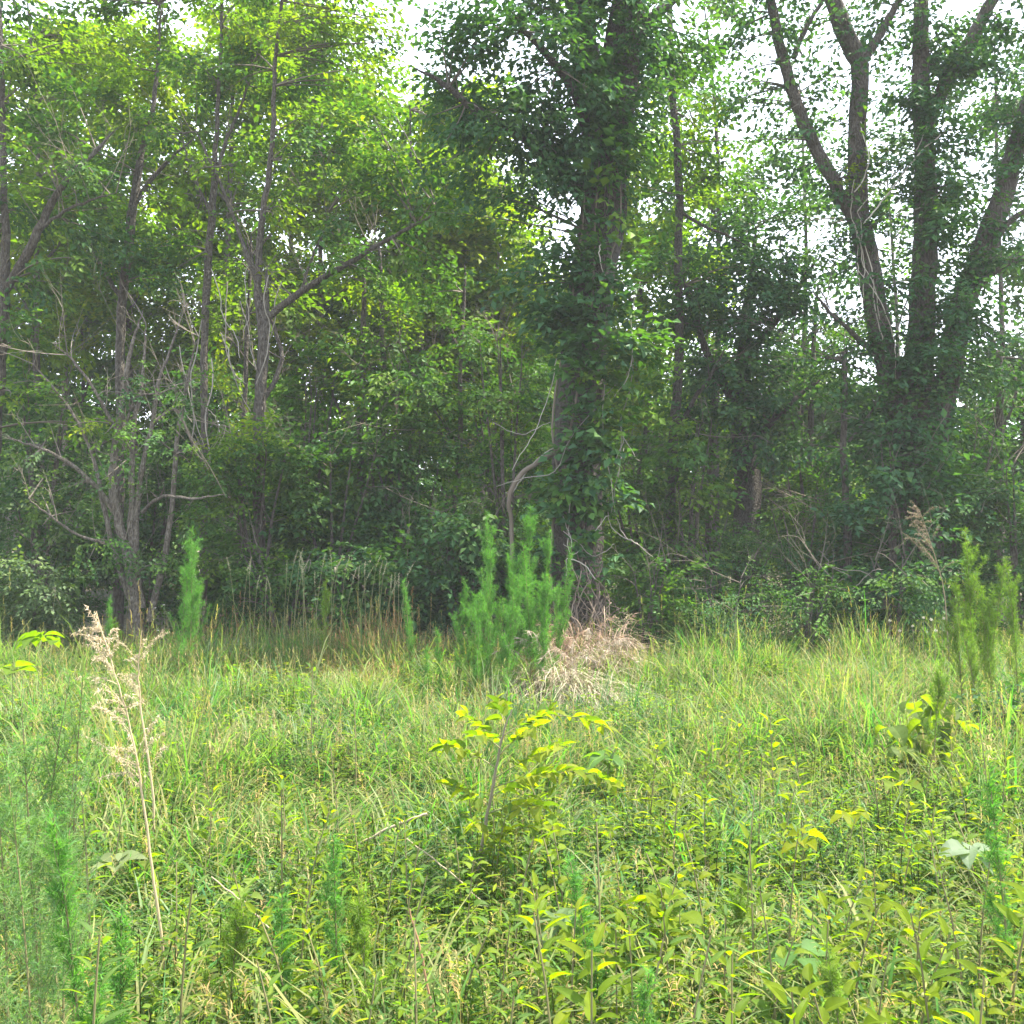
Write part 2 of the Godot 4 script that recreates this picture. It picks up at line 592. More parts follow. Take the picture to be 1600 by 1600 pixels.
func wood_trees() -> void:
	# the vine-clad tree in the middle
	tree("vine_clad_tree", "thick dark double-topped trunk wrapped in green vines, tallest at the wood's edge", 11.0, [
		["trunk", [[905, 1010, 92], [900, 900, 80], [900, 760, 74], [912, 600, 72], [925, 450, 72], [938, 330, 74], [945, 260, 72]]],
		["limb", [[945, 270, 52], [935, 170, 44], [912, 60, 40], [900, -80, 34], [890, -260, 24]]],
		["limb", [[948, 270, 54], [972, 150, 46], [985, 40, 42], [998, -100, 34], [1010, -300, 22]]],
		["branch", [[930, 330, 30], [880, 265, 24], [820, 215, 18, -.4], [740, 170, 12, -.7], [690, 130, 8, -.9]]],
		["branch", [[935, 300, 22], [900, 150, 16, -.5], [830, 60, 10, -.9]]],
		["branch", [[985, 60, 22], [1050, 0, 14, .3], [1110, -60, 9, .5]]]],
		[[720, 90, 75, 65, -.7, 1.1], [800, 60, 90, 70, -.8, 1.2], [690, 190, 55, 45, -.8, .7], [770, 160, 80, 60, -.8, 1.1], [860, 120, 70, 90, -.6, 1.2], [830, 210, 80, 50, -.7, 1.1],
		[760, 260, 80, 55, -.6, 1.0], [850, 290, 60, 50, -.5, 1.1], [740, 330, 90, 50, -.4, 1.0], [840, 370, 65, 45, -.4, 1.0], [900, 40, 80, 70, -.3, 1.3], [990, 60, 60, 80, -.3, 1.3],
		[1010, 190, 40, 100, -.2, .9], [960, 210, 45, 60, -.45, .9], [1060, 60, 60, 70, .3, .7, "mid"], [1100, 140, 55, 60, .4, .6, "mid"], [760, 430, 70, 40, -.2, .9], [870, 200, 30, 60, -.5, 1.0],
		[760, -60, 120, 80, -.4, 1.0], [920, -90, 120, 90, 0, 1.0], [1050, -90, 110, 80, .3, .7], [900, -240, 190, 110, .4, .7]],
		{"bark": "dark_bark", "pal": "blue", "dens": .82, "hug": [[1, 0, 4, .4, 36, 1.0], [2, 0, 4, .4, 36, 1.0], [3, 1, 4, .4, 45, .9], [4, 0, 2, .4, 40, .9]]})
	# the big forked tree on the right
	tree("forked_tree", "large grey tree with four spreading leaders, widest trunk of the wood's edge", 12.2, [
		["trunk", [[1432, 1010, 94], [1430, 900, 79], [1428, 800, 76], [1430, 720, 72]]],
		["leader", [[1420, 760, 43], [1402, 660, 37], [1385, 560, 35], [1366, 460, 34], [1350, 380, 34], [1340, 330, 30], [1338, 200, 27], [1345, 110, 27], [1318, 40, 27], [1290, -40, 22], [1250, -200, 16]]],
		["leader", [[1434, 740, 46], [1440, 600, 40], [1444, 450, 37], [1446, 300, 34], [1440, 150, 27], [1440, 20, 22], [1436, -160, 16]]],
		["leader", [[1446, 740, 45], [1478, 600, 37], [1505, 480, 38], [1540, 380, 35], [1572, 280, 30], [1600, 190, 27], [1650, 60, 21], [1690, -80, 14]]],
		["limb", [[1346, 360, 24], [1310, 300, 21], [1268, 220, 19], [1240, 150, 18], [1222, 80, 16], [1205, 0, 14], [1190, -140, 10]]],
		["limb", [[1345, 100, 14], [1372, 60, 13], [1400, 10, 10], [1440, -60, 8]]],
		["limb", [[1448, 190, 24], [1478, 130, 22], [1518, 60, 21], [1560, -20, 18], [1600, -120, 13]]],
		["branch", [[1240, 90, 10], [1262, 40, 7], [1290, -10, 6]]],
		["branch", [[1375, 560, 11], [1320, 510, 7, -.2], [1290, 480, 5, -.3]]],
		["branch", [[1530, 420, 13], [1575, 350, 10, -.2], [1640, 310, 7, -.3]]],
		["branch", [[1512, 470, 13], [1560, 420, 10, -.4], [1640, 390, 7, -.6]]]],
		[[1180, 60, 60, 60, .3, .45], [1240, 40, 40, 60, 0, .4], [1290, 120, 60, 40, -.2, .35], [1300, 30, 50, 40, 0, .35], [1400, 40, 45, 55, .2, .5], [1430, 150, 50, 70, -.3, 1.0], [1480, 60, 55, 60, -.2, .9],
		[1550, 110, 60, 70, -.2, 1.0], [1590, 30, 60, 60, 0, .7], [1500, 200, 55, 60, -.4, 1.0], [1440, 270, 60, 55, -.5, 1.0], [1390, 230, 45, 40, -.3, .5], [1590, 220, 50, 60, -.3, .9], [1520, 280, 50, 50, -.4, .8],
		[1460, 370, 60, 50, -.5, 1.1], [1400, 330, 40, 40, -.3, .6], [1420, 450, 50, 50, -.4, .9], [1470, 480, 45, 60, -.5, 1.1], [1590, 400, 60, 45, -.4, .7], [1560, 500, 60, 45, -.4, .7], [1420, 560, 55, 60, -.5, 1.1],
		[1470, 590, 40, 60, -.6, 1.1], [1350, 560, 35, 45, -.2, .5], [1580, 590, 60, 60, -.5, .9], [1430, 660, 50, 50, -.6, 1.1], [1310, 500, 35, 40, -.3, .45], [1335, 250, 40, 40, -.3, .5, "light"], [1330, 290, 30, 30, -.3, .6],
		[1240, -60, 110, 70, 0, .5], [1420, -90, 120, 80, 0, .7], [1600, -80, 120, 90, 0, .7], [1690, 150, 80, 120, 0, .8], [1700, 400, 80, 120, 0, .8],
		[1170, 150, 50, 40, .4, .2], [1230, 260, 50, 40, .3, .22], [1270, 350, 45, 45, .2, .25], [1300, 200, 40, 40, .2, .2], [1390, 120, 40, 45, .3, .25], [1400, 300, 35, 45, .3, .3], [1310, 420, 40, 40, .2, .25], [1380, 400, 35, 40, .3, .3], [1260, 90, 45, 40, .3, .2], [1480, 330, 50, 50, .3, .4], [1540, 200, 50, 50, .3, .4], [1500, 400, 40, 40, .3, .4], [1560, 440, 45, 40, .2, .4], [1300, 560, 35, 40, .3, .25], [1340, 620, 40, 35, .2, .35], [1560, 330, 45, 40, .3, .4], [1350, 20, 40, 40, .3, .3], [1130, 60, 55, 50, .6, .4], [1165, 190, 55, 40, .5, .5], [1145, 165, 40, 40, .6, .45], [1200, 230, 45, 40, .4, .4], [1160, 130, 50, 45, .7, .4], [1200, 20, 45, 40, .5, .35], [1260, 160, 45, 45, .5, .3], [1310, 80, 40, 50, .5, .3], [1395, 180, 40, 50, .5, .35], [1480, 250, 40, 50, .5, .4], [1290, 270, 40, 40, .5, .25], [1400, 60, 35, 45, .5, .3], [1560, 50, 50, 50, .5, .4]],
		{"leaf": "broad", "pal": "blue", "dens": 1.0, "hug": [[0, 0, 3, .35, 50, .9], [1, 0, 4.5, .4, 32, .6], [2, 0, 6, .3, 36, .75], [3, 0, 6.5, .35, 36, .6], [4, 0, 5, .5, 22, .4], [1, 5, 9, .5, 24, .4], [6, 0, 4, .5, 28, .6]], "swell": 1.0, "bare": 110})
	# the leafy tree between them
	tree("dark_trunked_tree", "tree with straight black lower trunk and full dark crown right of the vine-clad tree", 13.2, [
		["trunk", [[1166, 1000, 46], [1164, 880, 42], [1166, 760, 40], [1160, 640, 32], [1165, 520, 20], [1175, 430, 10], [1180, 380, 5]]],
		["branch", [[1160, 650, 16], [1110, 560, 12, -.3], [1080, 480, 8, -.5]]],
		["branch", [[1165, 560, 14], [1220, 490, 10, -.2], [1260, 430, 7, -.3]]],
		["branch", [[1163, 700, 12], [1215, 650, 9, -.4], [1260, 610, 6, -.5]]]],
		[[1120, 430, 70, 45, -.5, 1.3], [1200, 410, 75, 50, -.5, 1.3], [1150, 340, 55, 45, -.2, 1.0], [1230, 350, 40, 35, -.1, .7], [1090, 500, 60, 45, -.6, 1.2], [1180, 490, 80, 50, -.6, 1.4], [1230, 450, 45, 50, -.3, 1.2], [1130, 570, 75, 45, -.5, 1.3],
		[1210, 560, 50, 50, -.4, 1.2], [1160, 640, 60, 40, -.5, 1.1], [1230, 640, 40, 35, -.5, .9], [1100, 640, 45, 40, -.4, 1.0, "blue"], [1200, 700, 50, 35, -.4, .9], [1080, 380, 45, 40, -.3, .9]],
		{"bark": "dark_bark", "pal": "blue", "dens": 1.5, "leaf": "broad"})
	tree("slender_tree", "slim dark-stemmed tree rising just right of the vine-clad trunk", 12.6, [
		["trunk", [[1040, 1010, 17], [1046, 850, 16], [1052, 700, 15], [1062, 560, 14], [1060, 420, 13], [1060, 280, 12], [1052, 150, 11], [1048, 40, 9], [1044, -120, 6]]],
		["branch", [[1054, 680, 9], [1085, 625, 7, -.1], [1120, 570, 5, -.2]]],
		["branch", [[1060, 330, 7], [1095, 350, 5], [1140, 370, 4]]]],
		[[1030, 130, 45, 60, 0, .6], [1080, 230, 50, 50, .2, .5, "light"], [1020, 300, 40, 60, 0, .6], [1090, 300, 40, 40, .1, .5], [1030, 430, 40, 50, -.2, .7], [1010, 560, 45, 50, -.3, .8], [1040, 0, 60, 60, 0, .6], [1110, 190, 45, 50, .5, .5, "light"], [1150, 250, 45, 45, .7, .5]],
		{"bark": "dark_bark", "pal": "mid", "dens": 1.0})
	# left side
	tree("spreading_sapling", "sapling forking low into a long branch that reaches up toward the vine-clad tree", 12.0, [
		["trunk", [[402, 990, 20], [404, 850, 19], [404, 700, 18], [408, 600, 17], [414, 500, 16]]],
		["leader", [[412, 540, 13], [402, 440, 11], [412, 330, 9], [425, 230, 8], [430, 110, 6], [440, 0, 5]]],
		["branch", [[414, 500, 12], [470, 455, 11, -.1], [530, 420, 9, -.2], [600, 378, 7, -.3], [660, 345, 5, -.4]]],
		["branch", [[410, 470, 7], [380, 380, 6, .1], [345, 290, 5, .2], [318, 230, 4, .2]]],
		["branch", [[404, 640, 9], [440, 560, 7, .1], [415, 480, 5, .2], [392, 400, 5, .3]]],
		["branch", [[470, 455, 5, -.1], [485, 410, 4, -.1], [505, 360, 3, -.1]]]],
		[[430, 60, 70, 60, 0, .9, "light"], [350, 110, 60, 50, .2, .8], [480, 130, 60, 50, 0, .9], [420, 190, 65, 45, -.2, .9, "light"], [500, 240, 60, 45, -.3, 1.0], [570, 300, 70, 45, -.4, 1.1], [640, 320, 60, 45, -.5, 1.1], [600, 240, 70, 50, -.4, 1.1],
		[540, 340, 50, 35, -.4, .9], [330, 270, 50, 40, .2, .7, "light"], [390, 320, 45, 40, 0, .5], [560, 420, 50, 35, -.3, .7], [640, 410, 50, 40, -.4, .9], [460, 320, 45, 35, 0, .6, "light"], [430, -70, 140, 80, 0, .6], [520, 40, 60, 45, -.1, .8, "light"], [545, 120, 45, 40, -.2, .6, "light"], [600, 50, 55, 45, .3, .3], [640, 110, 45, 45, .3, .35], [570, 0, 50, 40, .3, .35], [655, 20, 45, 40, .2, .3], [500, -30, 60, 50, -.1, .8], [610, 170, 50, 40, -.3, .6]],
		{"pal": "mid", "dens": .85, "dz": .12, "bare": 50})
	tree("slender_tree", "tall thin grey stem with a forked top standing left of the spreading sapling", 12.4, [
		["trunk", [[312, 990, 12], [318, 850, 12], [320, 700, 11], [318, 560, 11], [322, 440, 12], [333, 320, 11], [336, 250, 9], [342, 150, 6], [346, 40, 5], [350, -100, 4]]],
		["branch", [[334, 310, 6], [350, 230, 6], [375, 170, 4], [392, 110, 3]]],
		["branch", [[330, 340, 6], [305, 280, 4], [288, 230, 3]]]],
		[[340, 40, 70, 60, .2, .8, "light"], [290, 120, 55, 50, 0, .9], [380, 130, 45, 50, 0, .8], [270, 210, 50, 45, 0, .8], [300, 320, 50, 40, .2, .6, "light"], [360, 230, 40, 40, .1, .5], [260, 380, 50, 45, 0, .8], [320, -80, 120, 80, 0, .6]],
		{"pal": "mid", "dens": .85, "dz": .15, "bare": 40})
	tree("slender_tree", "grey-barked tree behind the bare grey stems, its trunk bending right at the top", 12.9, [
		["trunk", [[184, 990, 16], [186, 850, 15], [188, 700, 14], [188, 580, 14], [190, 480, 14], [200, 390, 14], [212, 300, 13], [222, 230, 9], [240, 160, 7], [250, 40, 4]]],
		["branch", [[208, 320, 8], [245, 270, 7], [275, 240, 5]]],
		["branch", [[192, 470, 8], [150, 400, 6], [130, 330, 4]]]],
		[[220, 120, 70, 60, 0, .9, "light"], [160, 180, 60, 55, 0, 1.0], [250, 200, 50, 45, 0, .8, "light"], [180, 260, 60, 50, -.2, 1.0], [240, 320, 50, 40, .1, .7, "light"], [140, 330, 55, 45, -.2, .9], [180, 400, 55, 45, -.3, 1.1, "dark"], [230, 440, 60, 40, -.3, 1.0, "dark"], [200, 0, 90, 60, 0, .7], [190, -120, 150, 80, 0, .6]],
		{"pal": "mid", "dens": 1.05, "bare": 40, "dz": .15})
	tree("leaning_tree", "tree at the far side of the bare stems with a thick limb leaning inward", 11.6, [
		["trunk", [[-30, 1010, 27], [-22, 850, 24], [-10, 700, 22], [-2, 560, 21], [4, 470, 19], [8, 380, 13], [6, 290, 10], [4, 160, 8], [0, 20, 6]]],
		["limb", [[4, 460, 14], [45, 390, 13, -.1], [80, 320, 11, -.1], [110, 275, 9, -.2], [150, 235, 6, -.2]]],
		["branch", [[60, 360, 6, -.1], [100, 330, 5, -.3], [150, 310, 4, -.4]]]],
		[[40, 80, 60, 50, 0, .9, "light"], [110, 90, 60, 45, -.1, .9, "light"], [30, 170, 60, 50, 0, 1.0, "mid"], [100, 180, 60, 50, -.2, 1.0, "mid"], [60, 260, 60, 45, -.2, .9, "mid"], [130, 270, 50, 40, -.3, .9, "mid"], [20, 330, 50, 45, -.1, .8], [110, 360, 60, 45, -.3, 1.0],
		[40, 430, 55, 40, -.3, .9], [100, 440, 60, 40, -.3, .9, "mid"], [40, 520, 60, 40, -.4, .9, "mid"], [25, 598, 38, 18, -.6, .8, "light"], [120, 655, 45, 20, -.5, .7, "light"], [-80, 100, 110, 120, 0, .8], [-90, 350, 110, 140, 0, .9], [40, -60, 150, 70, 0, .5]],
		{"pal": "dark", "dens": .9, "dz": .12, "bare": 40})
	# bare grey stems
	var stems := [
		["trunk", [[218, 985, 20], [205, 900, 17], [186, 820, 14], [176, 740, 12], [190, 640, 10], [200, 570, 7], [212, 520, 4]]],
		["stem", [[212, 960, 12], [205, 860, 10], [206, 760, 9], [208, 680, 8], [222, 600, 6], [226, 540, 4]]],
		["stem", [[222, 950, 11], [212, 860, 9], [218, 760, 8], [240, 650, 7], [250, 590, 5], [275, 520, 3]]],
		["stem", [[232, 970, 11], [250, 900, 10], [268, 800, 8], [276, 690, 7], [286, 640, 5], [300, 560, 3]]],
		["stem", [[205, 940, 10], [176, 860, 8], [160, 780, 7], [140, 700, 5], [110, 640, 4], [70, 590, 3]]],
		["dead_branch", [[180, 800, 8], [130, 740, 7, -.2], [75, 705, 5, -.4], [30, 690, 3, -.5]]],
		["dead_branch", [[190, 690, 7], [165, 640, 5, -.1], [135, 590, 4, -.2], [105, 555, 3, -.3]]],
		["dead_branch", [[240, 660, 6], [275, 640, 5, .1], [300, 690, 4, .2], [315, 710, 3, .2]]],
		["dead_branch", [[222, 800, 6], [255, 775, 5, -.3], [300, 780, 4, -.5], [330, 775, 3, -.6]]],
		["dead_branch", [[198, 660, 5], [215, 620, 4], [250, 615, 3], [285, 600, 3]]],
		["dead_branch", [[206, 850, 6], [170, 850, 5, -.3], [120, 835, 4, -.5], [70, 800, 3, -.7]]]]
	tree("bare_shrub", "clump of bare pale grey leaning stems and dead branches", 11.2, stems,
		[[60, 700, 45, 30, -.3, .5], [110, 760, 40, 30, -.4, .5], [150, 660, 30, 25, -.3, .35, "light"], [230, 770, 35, 25, -.3, .4], [30, 770, 45, 40, -.4, .7, "grey"], [80, 800, 40, 30, -.5, .7, "grey"], [200, 700, 40, 60, -.3, .5, "mid"], [240, 880, 35, 30, -.3, .6, "dark"], [130, 860, 45, 40, -.4, .6, "mid"], [250, 700, 45, 50, -.3, .5, "mid"], [180, 590, 45, 40, -.2, .5, "dark"], [90, 620, 40, 40, -.3, .5, "mid"], [270, 620, 40, 40, -.2, .5, "mid"], [190, 900, 40, 35, -.4, .5, "grey"]],
		{"bark": "pale_bark", "pal": "grey", "leaf": "small", "dens": 1.0, "category": "shrub", "bare": 70})
	# thin stems in the shade between the sapling and the vine-clad tree
	var thin := [
		["thin reddish-brown stem standing halfway between sapling and vine-clad tree", 706, 440, 13.0, 8, "mid"], ["thin dark stem left of the reddish-brown stem", 612, 400, 13.6, 10, "mid"],
		["crooked grey pole stem nearest the spreading sapling's fork", 560, 420, 13.4, 12, "light"], ["pale thin stem leaning beside the tall forked grey stem", 372, 400, 12.8, 9, "light"],
		["slim stem in front of the big forked tree's dark gap", 1332, 560, 12.0, 10, "dark"], ["slim stem just left of the black lower trunk", 1110, 520, 13.6, 9, "mid"],
		["thin stem between the black trunk and the big forked tree", 1262, 470, 13.8, 9, "dark"], ["slim stem beyond the big forked tree at the edge", 1560, 560, 13.4, 12, "dark"]]
	for i in thin.size():
		var t: Array = thin[i]
		rng.seed = 900 + i
		var x: float = t[1]
		var k := rf(-25, 25)
		tree("thin_stem", t[0], t[3], [["trunk", [[x, 1000, t[4] + 4], [x + rf(-8, 8), 850, t[4] + 2], [x + rf(-10, 10) + k * .3, 700, t[4]], [x + k * .7, 560, t[4] - 2], [x + k, t[2], t[4] * .5]]],
			["branch", [[x + k * .35, 690, t[4] * .5], [x + rf(-60, 60), 600, t[4] * .35], [x + rf(-90, 90), 540, 2]]]],
			[[x + k - 20, t[2] + 20, 45, 40, 0, .8], [x + k + 40, t[2] + 70, 45, 40, -.2, .8], [x - 30, t[2] + 130, 40, 35, -.1, .7], [x + rf(-40, 40), 620, 40, 35, -.2, .6]],
			{"pal": t[5], "bark": "bark", "group": "thin stems inside the wood's edge"})

# ---------------------------------------------------------------- trees behind the edge
func wood_back() -> void:
	# [label, px, depth, crown top py, crown bottom py, half width px, palette, density]
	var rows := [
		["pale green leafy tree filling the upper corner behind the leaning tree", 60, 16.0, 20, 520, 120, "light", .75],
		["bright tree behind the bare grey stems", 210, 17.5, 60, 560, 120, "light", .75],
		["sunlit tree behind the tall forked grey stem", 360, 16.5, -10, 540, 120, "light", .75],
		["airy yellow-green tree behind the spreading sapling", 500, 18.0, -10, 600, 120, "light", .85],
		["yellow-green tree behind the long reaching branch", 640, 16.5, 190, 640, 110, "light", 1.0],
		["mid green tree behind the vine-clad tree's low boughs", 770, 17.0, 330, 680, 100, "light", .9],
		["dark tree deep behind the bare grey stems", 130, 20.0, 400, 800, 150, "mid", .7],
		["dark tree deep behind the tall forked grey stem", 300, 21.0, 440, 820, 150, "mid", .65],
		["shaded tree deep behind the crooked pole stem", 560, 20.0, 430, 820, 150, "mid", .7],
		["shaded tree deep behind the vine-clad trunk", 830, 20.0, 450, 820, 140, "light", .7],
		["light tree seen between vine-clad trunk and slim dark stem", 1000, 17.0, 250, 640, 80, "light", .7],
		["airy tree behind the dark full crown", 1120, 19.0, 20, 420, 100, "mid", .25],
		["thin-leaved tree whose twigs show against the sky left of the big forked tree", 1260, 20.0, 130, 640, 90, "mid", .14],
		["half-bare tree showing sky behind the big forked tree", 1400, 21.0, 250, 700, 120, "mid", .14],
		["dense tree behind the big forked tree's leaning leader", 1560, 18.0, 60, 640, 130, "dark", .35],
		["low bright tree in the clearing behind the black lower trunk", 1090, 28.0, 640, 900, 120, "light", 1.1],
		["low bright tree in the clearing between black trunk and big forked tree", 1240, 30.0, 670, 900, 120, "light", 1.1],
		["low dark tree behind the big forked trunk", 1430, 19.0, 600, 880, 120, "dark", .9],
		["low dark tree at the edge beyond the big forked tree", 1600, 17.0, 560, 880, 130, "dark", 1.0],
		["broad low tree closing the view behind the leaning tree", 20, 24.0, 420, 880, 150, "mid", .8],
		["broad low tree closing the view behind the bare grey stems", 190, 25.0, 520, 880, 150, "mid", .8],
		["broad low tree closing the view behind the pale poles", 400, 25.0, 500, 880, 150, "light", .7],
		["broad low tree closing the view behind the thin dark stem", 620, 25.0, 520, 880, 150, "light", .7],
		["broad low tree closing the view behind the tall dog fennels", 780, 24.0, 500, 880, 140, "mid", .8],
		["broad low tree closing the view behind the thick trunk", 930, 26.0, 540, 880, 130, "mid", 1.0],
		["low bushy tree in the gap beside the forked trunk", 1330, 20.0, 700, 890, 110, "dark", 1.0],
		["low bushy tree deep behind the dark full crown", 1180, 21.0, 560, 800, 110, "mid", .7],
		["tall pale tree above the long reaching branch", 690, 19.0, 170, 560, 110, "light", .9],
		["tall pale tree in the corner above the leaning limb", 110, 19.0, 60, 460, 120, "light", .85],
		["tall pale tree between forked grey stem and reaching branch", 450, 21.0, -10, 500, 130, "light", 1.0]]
	for r in rows:
		rng.seed = hash(r[0])
		var x: float = r[1]
		var d: float = r[2]
		var w := 14.0 * 16.0 / d
		var mid: float = (r[3] + r[4]) * .5
		var limbs := [["trunk", [[x + rf(-20, 20), 950, w], [x + rf(-15, 15), 800, w * .85], [x + rf(-15, 15), r[4], w * .7], [x, mid, w * .5], [x + rf(-20, 20), r[3], w * .2]]]]
		var clumps := []
		for k in 14:
			var u := (k + rf(0, 1)) / 14.0
			var py: float = lerpf(r[3], r[4], u)
			var hw: float = r[5] * (.35 + .75 * sin(PI * clampf(.15 + u * .8, 0, 1)))
			clumps.append([x + rf(-1, 1) * hw, py, rf(45, 75), rf(35, 55), rf(-1.2, 1.2), r[7]])
		for k in 3:
			limbs.append(["branch", [[x, lerpf(r[4], mid, k * .4), w * .4], [x + rf(-1, 1) * r[5] * .5, lerpf(r[4], mid, k * .4) - 60, w * .25], [x + rf(-1, 1) * r[5], lerpf(r[4], mid, k * .4) - 130, w * .1]]])
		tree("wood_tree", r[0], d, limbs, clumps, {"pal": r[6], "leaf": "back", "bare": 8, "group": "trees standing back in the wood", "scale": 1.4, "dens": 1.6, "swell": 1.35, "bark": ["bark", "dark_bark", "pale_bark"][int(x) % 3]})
	# far edge of the open ground beyond the wood
	var names := ["first", "second", "third", "fourth", "fifth", "sixth", "seventh", "eighth", "ninth", "tenth", "eleventh"]
	for i in 11:
		rng.seed = 300 + i
		var x := -150.0 + i * 190.0 + rf(-40, 40)
		var d := rf(42, 52)
		var top := rf(600, 690)
		var limbs := [["trunk", [[x, 850, 10], [x, 780, 8], [x, top + 20, 3]]]]
		var clumps := []
		for k in 12:
			clumps.append([x + rf(-110, 110), rf(top, 845), rf(40, 60), rf(30, 45), rf(-2, 2), .9])
		tree("far_tree", "hazy tree at the far side of the clearing, %s from the left of that row" % names[i], d, limbs, clumps, {"pal": "mid", "leaf": "far", "scale": 2.2, "dens": 1.2, "group": "far trees beyond the wood"})

# ---------------------------------------------------------------- shrubs under the trees
func understory() -> void:
	# [label, px, top py, depth, half width px, palette, leaf, density]
	var rows := [
		["large bright-topped green shrub left of the foxtail grass", 400, 640, 11.8, 85, "mid", "small", 1.4],
		["tall dense dark green shrub in the middle of the shade", 520, 660, 12.2, 100, "dark", "broad", 1.4],
		["dense shrub under the reddish-brown stem", 640, 640, 12.6, 90, "dark", "small", 1.3],
		["dark low shrub left of the vine-clad trunk's foot", 720, 790, 11.6, 80, "blue", "broad", 1.2],
		["fine-leaved shrub behind the tallest dog fennels", 790, 560, 12.8, 80, "dark", "small", 1.2],
		["dark leafy bush at the foot of the slim dark stem", 1000, 700, 12.8, 70, "mid", "small", 1.1],
		["fine-leaved low shrub before the black lower trunk", 1150, 830, 11.8, 85, "dark", "tiny", 1.3],
		["grey-green fine-leaved shrub right of the black lower trunk", 1250, 780, 12.2, 80, "grey", "tiny", .9],
		["dark shrub with gaps before the slim stem", 1340, 760, 12.6, 80, "dark", "small", 1.1],
		["shrub of broad drooping leaves hanging before the big forked trunk", 1400, 660, 11.6, 65, "blue", "broad", 1.1],
		["dark shrub behind the dry seed stalk", 1500, 640, 12.6, 80, "dark", "broad", 1.1],
		["dark bush behind the yellow-green fennel stand at the edge", 1590, 700, 12.0, 80, "dark", "small", 1.2],
		["pale leafy bush low beside the bare grey stems", 40, 870, 10.8, 70, "grey", "small", 1.5],
		["dark thicket behind the pale leafy bush", 60, 720, 13.0, 100, "dark", "small", 1.2],
		["dark thicket behind the bare grey stems", 230, 720, 13.4, 110, "dark", "small", 1.0],
		["low dark bush behind the foxtail grass", 440, 850, 11.4, 80, "dark", "small", 1.1],
		["low dark bush between foxtail grass and dog fennels", 600, 860, 11.6, 70, "dark", "broad", 1.1],
		["low dark bush at the foot of the big forked tree", 1390, 900, 11.4, 60, "dark", "tiny", .8],
		["low dark bush between slim dark stem and black trunk", 1080, 860, 12.0, 60, "dark", "tiny", 1.0],
		["low leafy shrub spilling into the grass right of the dead tan tussock", 1010, 880, 10.6, 60, "mid", "small", 1.0],
		["low leafy shrub spilling into the grass under the fine-leaved shrub", 1130, 900, 10.5, 70, "dark", "tiny", 1.0],
		["low leafy shrub spilling into the grass before the grey-green shrub", 1260, 890, 10.5, 70, "mid", "tiny", 1.0],
		["low leafy shrub spilling into the grass before the forked trunk", 1400, 870, 10.7, 65, "dark", "small", 1.0],
		["tall leafy shrub left of the black lower trunk, before the slim stem", 1070, 620, 12.4, 70, "mid", "broad", .9],
		["tall leafy shrub between the black trunk and the forked tree", 1270, 690, 12.9, 80, "mid", "small", .9],
		["tall leafy shrub beneath the long reaching branch", 600, 520, 12.8, 90, "mid", "broad", 1.0],
		["tall leafy shrub left of the vine-clad trunk, above the curved stem", 790, 480, 11.9, 75, "mid", "small", .9],
		["tall leafy shrub beneath the sapling's low fork", 470, 560, 13.2, 80, "mid", "broad", 1.0],
		["tall leafy shrub behind the tall forked grey stem's foot", 290, 560, 13.6, 90, "dark", "broad", 1.0],
		["tall leafy shrub under the leaning tree's limb", 60, 560, 12.6, 90, "dark", "broad", 1.0],
		["low shaded bush deep in the wood behind the bare stems", 330, 790, 15.0, 110, "dark", "small", 1.0],
		["low shaded bush deep in the wood behind the fennels", 700, 760, 15.0, 120, "dark", "small", 1.0],
		["low shaded bush deep in the wood behind the vine-clad tree", 900, 770, 15.5, 110, "mid", "small", 1.0],
		["low shaded bush deep in the wood at the big forked tree", 1480, 780, 15.0, 120, "dark", "small", 1.0],
		["low shaded bush deep in the wood behind the pale bush", 120, 800, 15.5, 120, "dark", "small", 1.0]]
	for r in rows:
		rng.seed = hash(r[0])
		var x: float = r[1]
		var d: float = r[3]
		var foot := 800.0 + F * EYE / d
		var limbs := []
		for k in 4:
			var e: float = x + rf(-.7, .7) * r[4]
			limbs.append(["stem", [[x + rf(-12, 12), foot, 6], [lerpf(x, e, .4), lerpf(foot, r[2], .45), 5], [e, lerpf(foot, r[2], .85), 2]]])
		var clumps := []
		var n := int(5 + (foot - r[2]) / 32.0)
		for k in n:
			var u := (k + rf(0, 1)) / n
			clumps.append([x + rf(-1, 1) * r[4] * (1.0 - .3 * abs(u - .5)), lerpf(r[2] + 25, foot - 35, u), rf(38, 58), rf(26, 38), rf(-.5, .5), r[7]])
		if r[0].begins_with("large bright"):
			clumps.append([390, 675, 45, 20, -.5, 1.0, "light"])
			clumps.append([360, 690, 35, 18, -.5, 1.0, "light"])
		tree("shrub", r[0], d, limbs, clumps, {"pal": r[5], "leaf": r[6], "category": "shrub", "group": "shrubs under the trees", "twig": .007, "scale": 1.15, "dens": 1.15})
	vines()

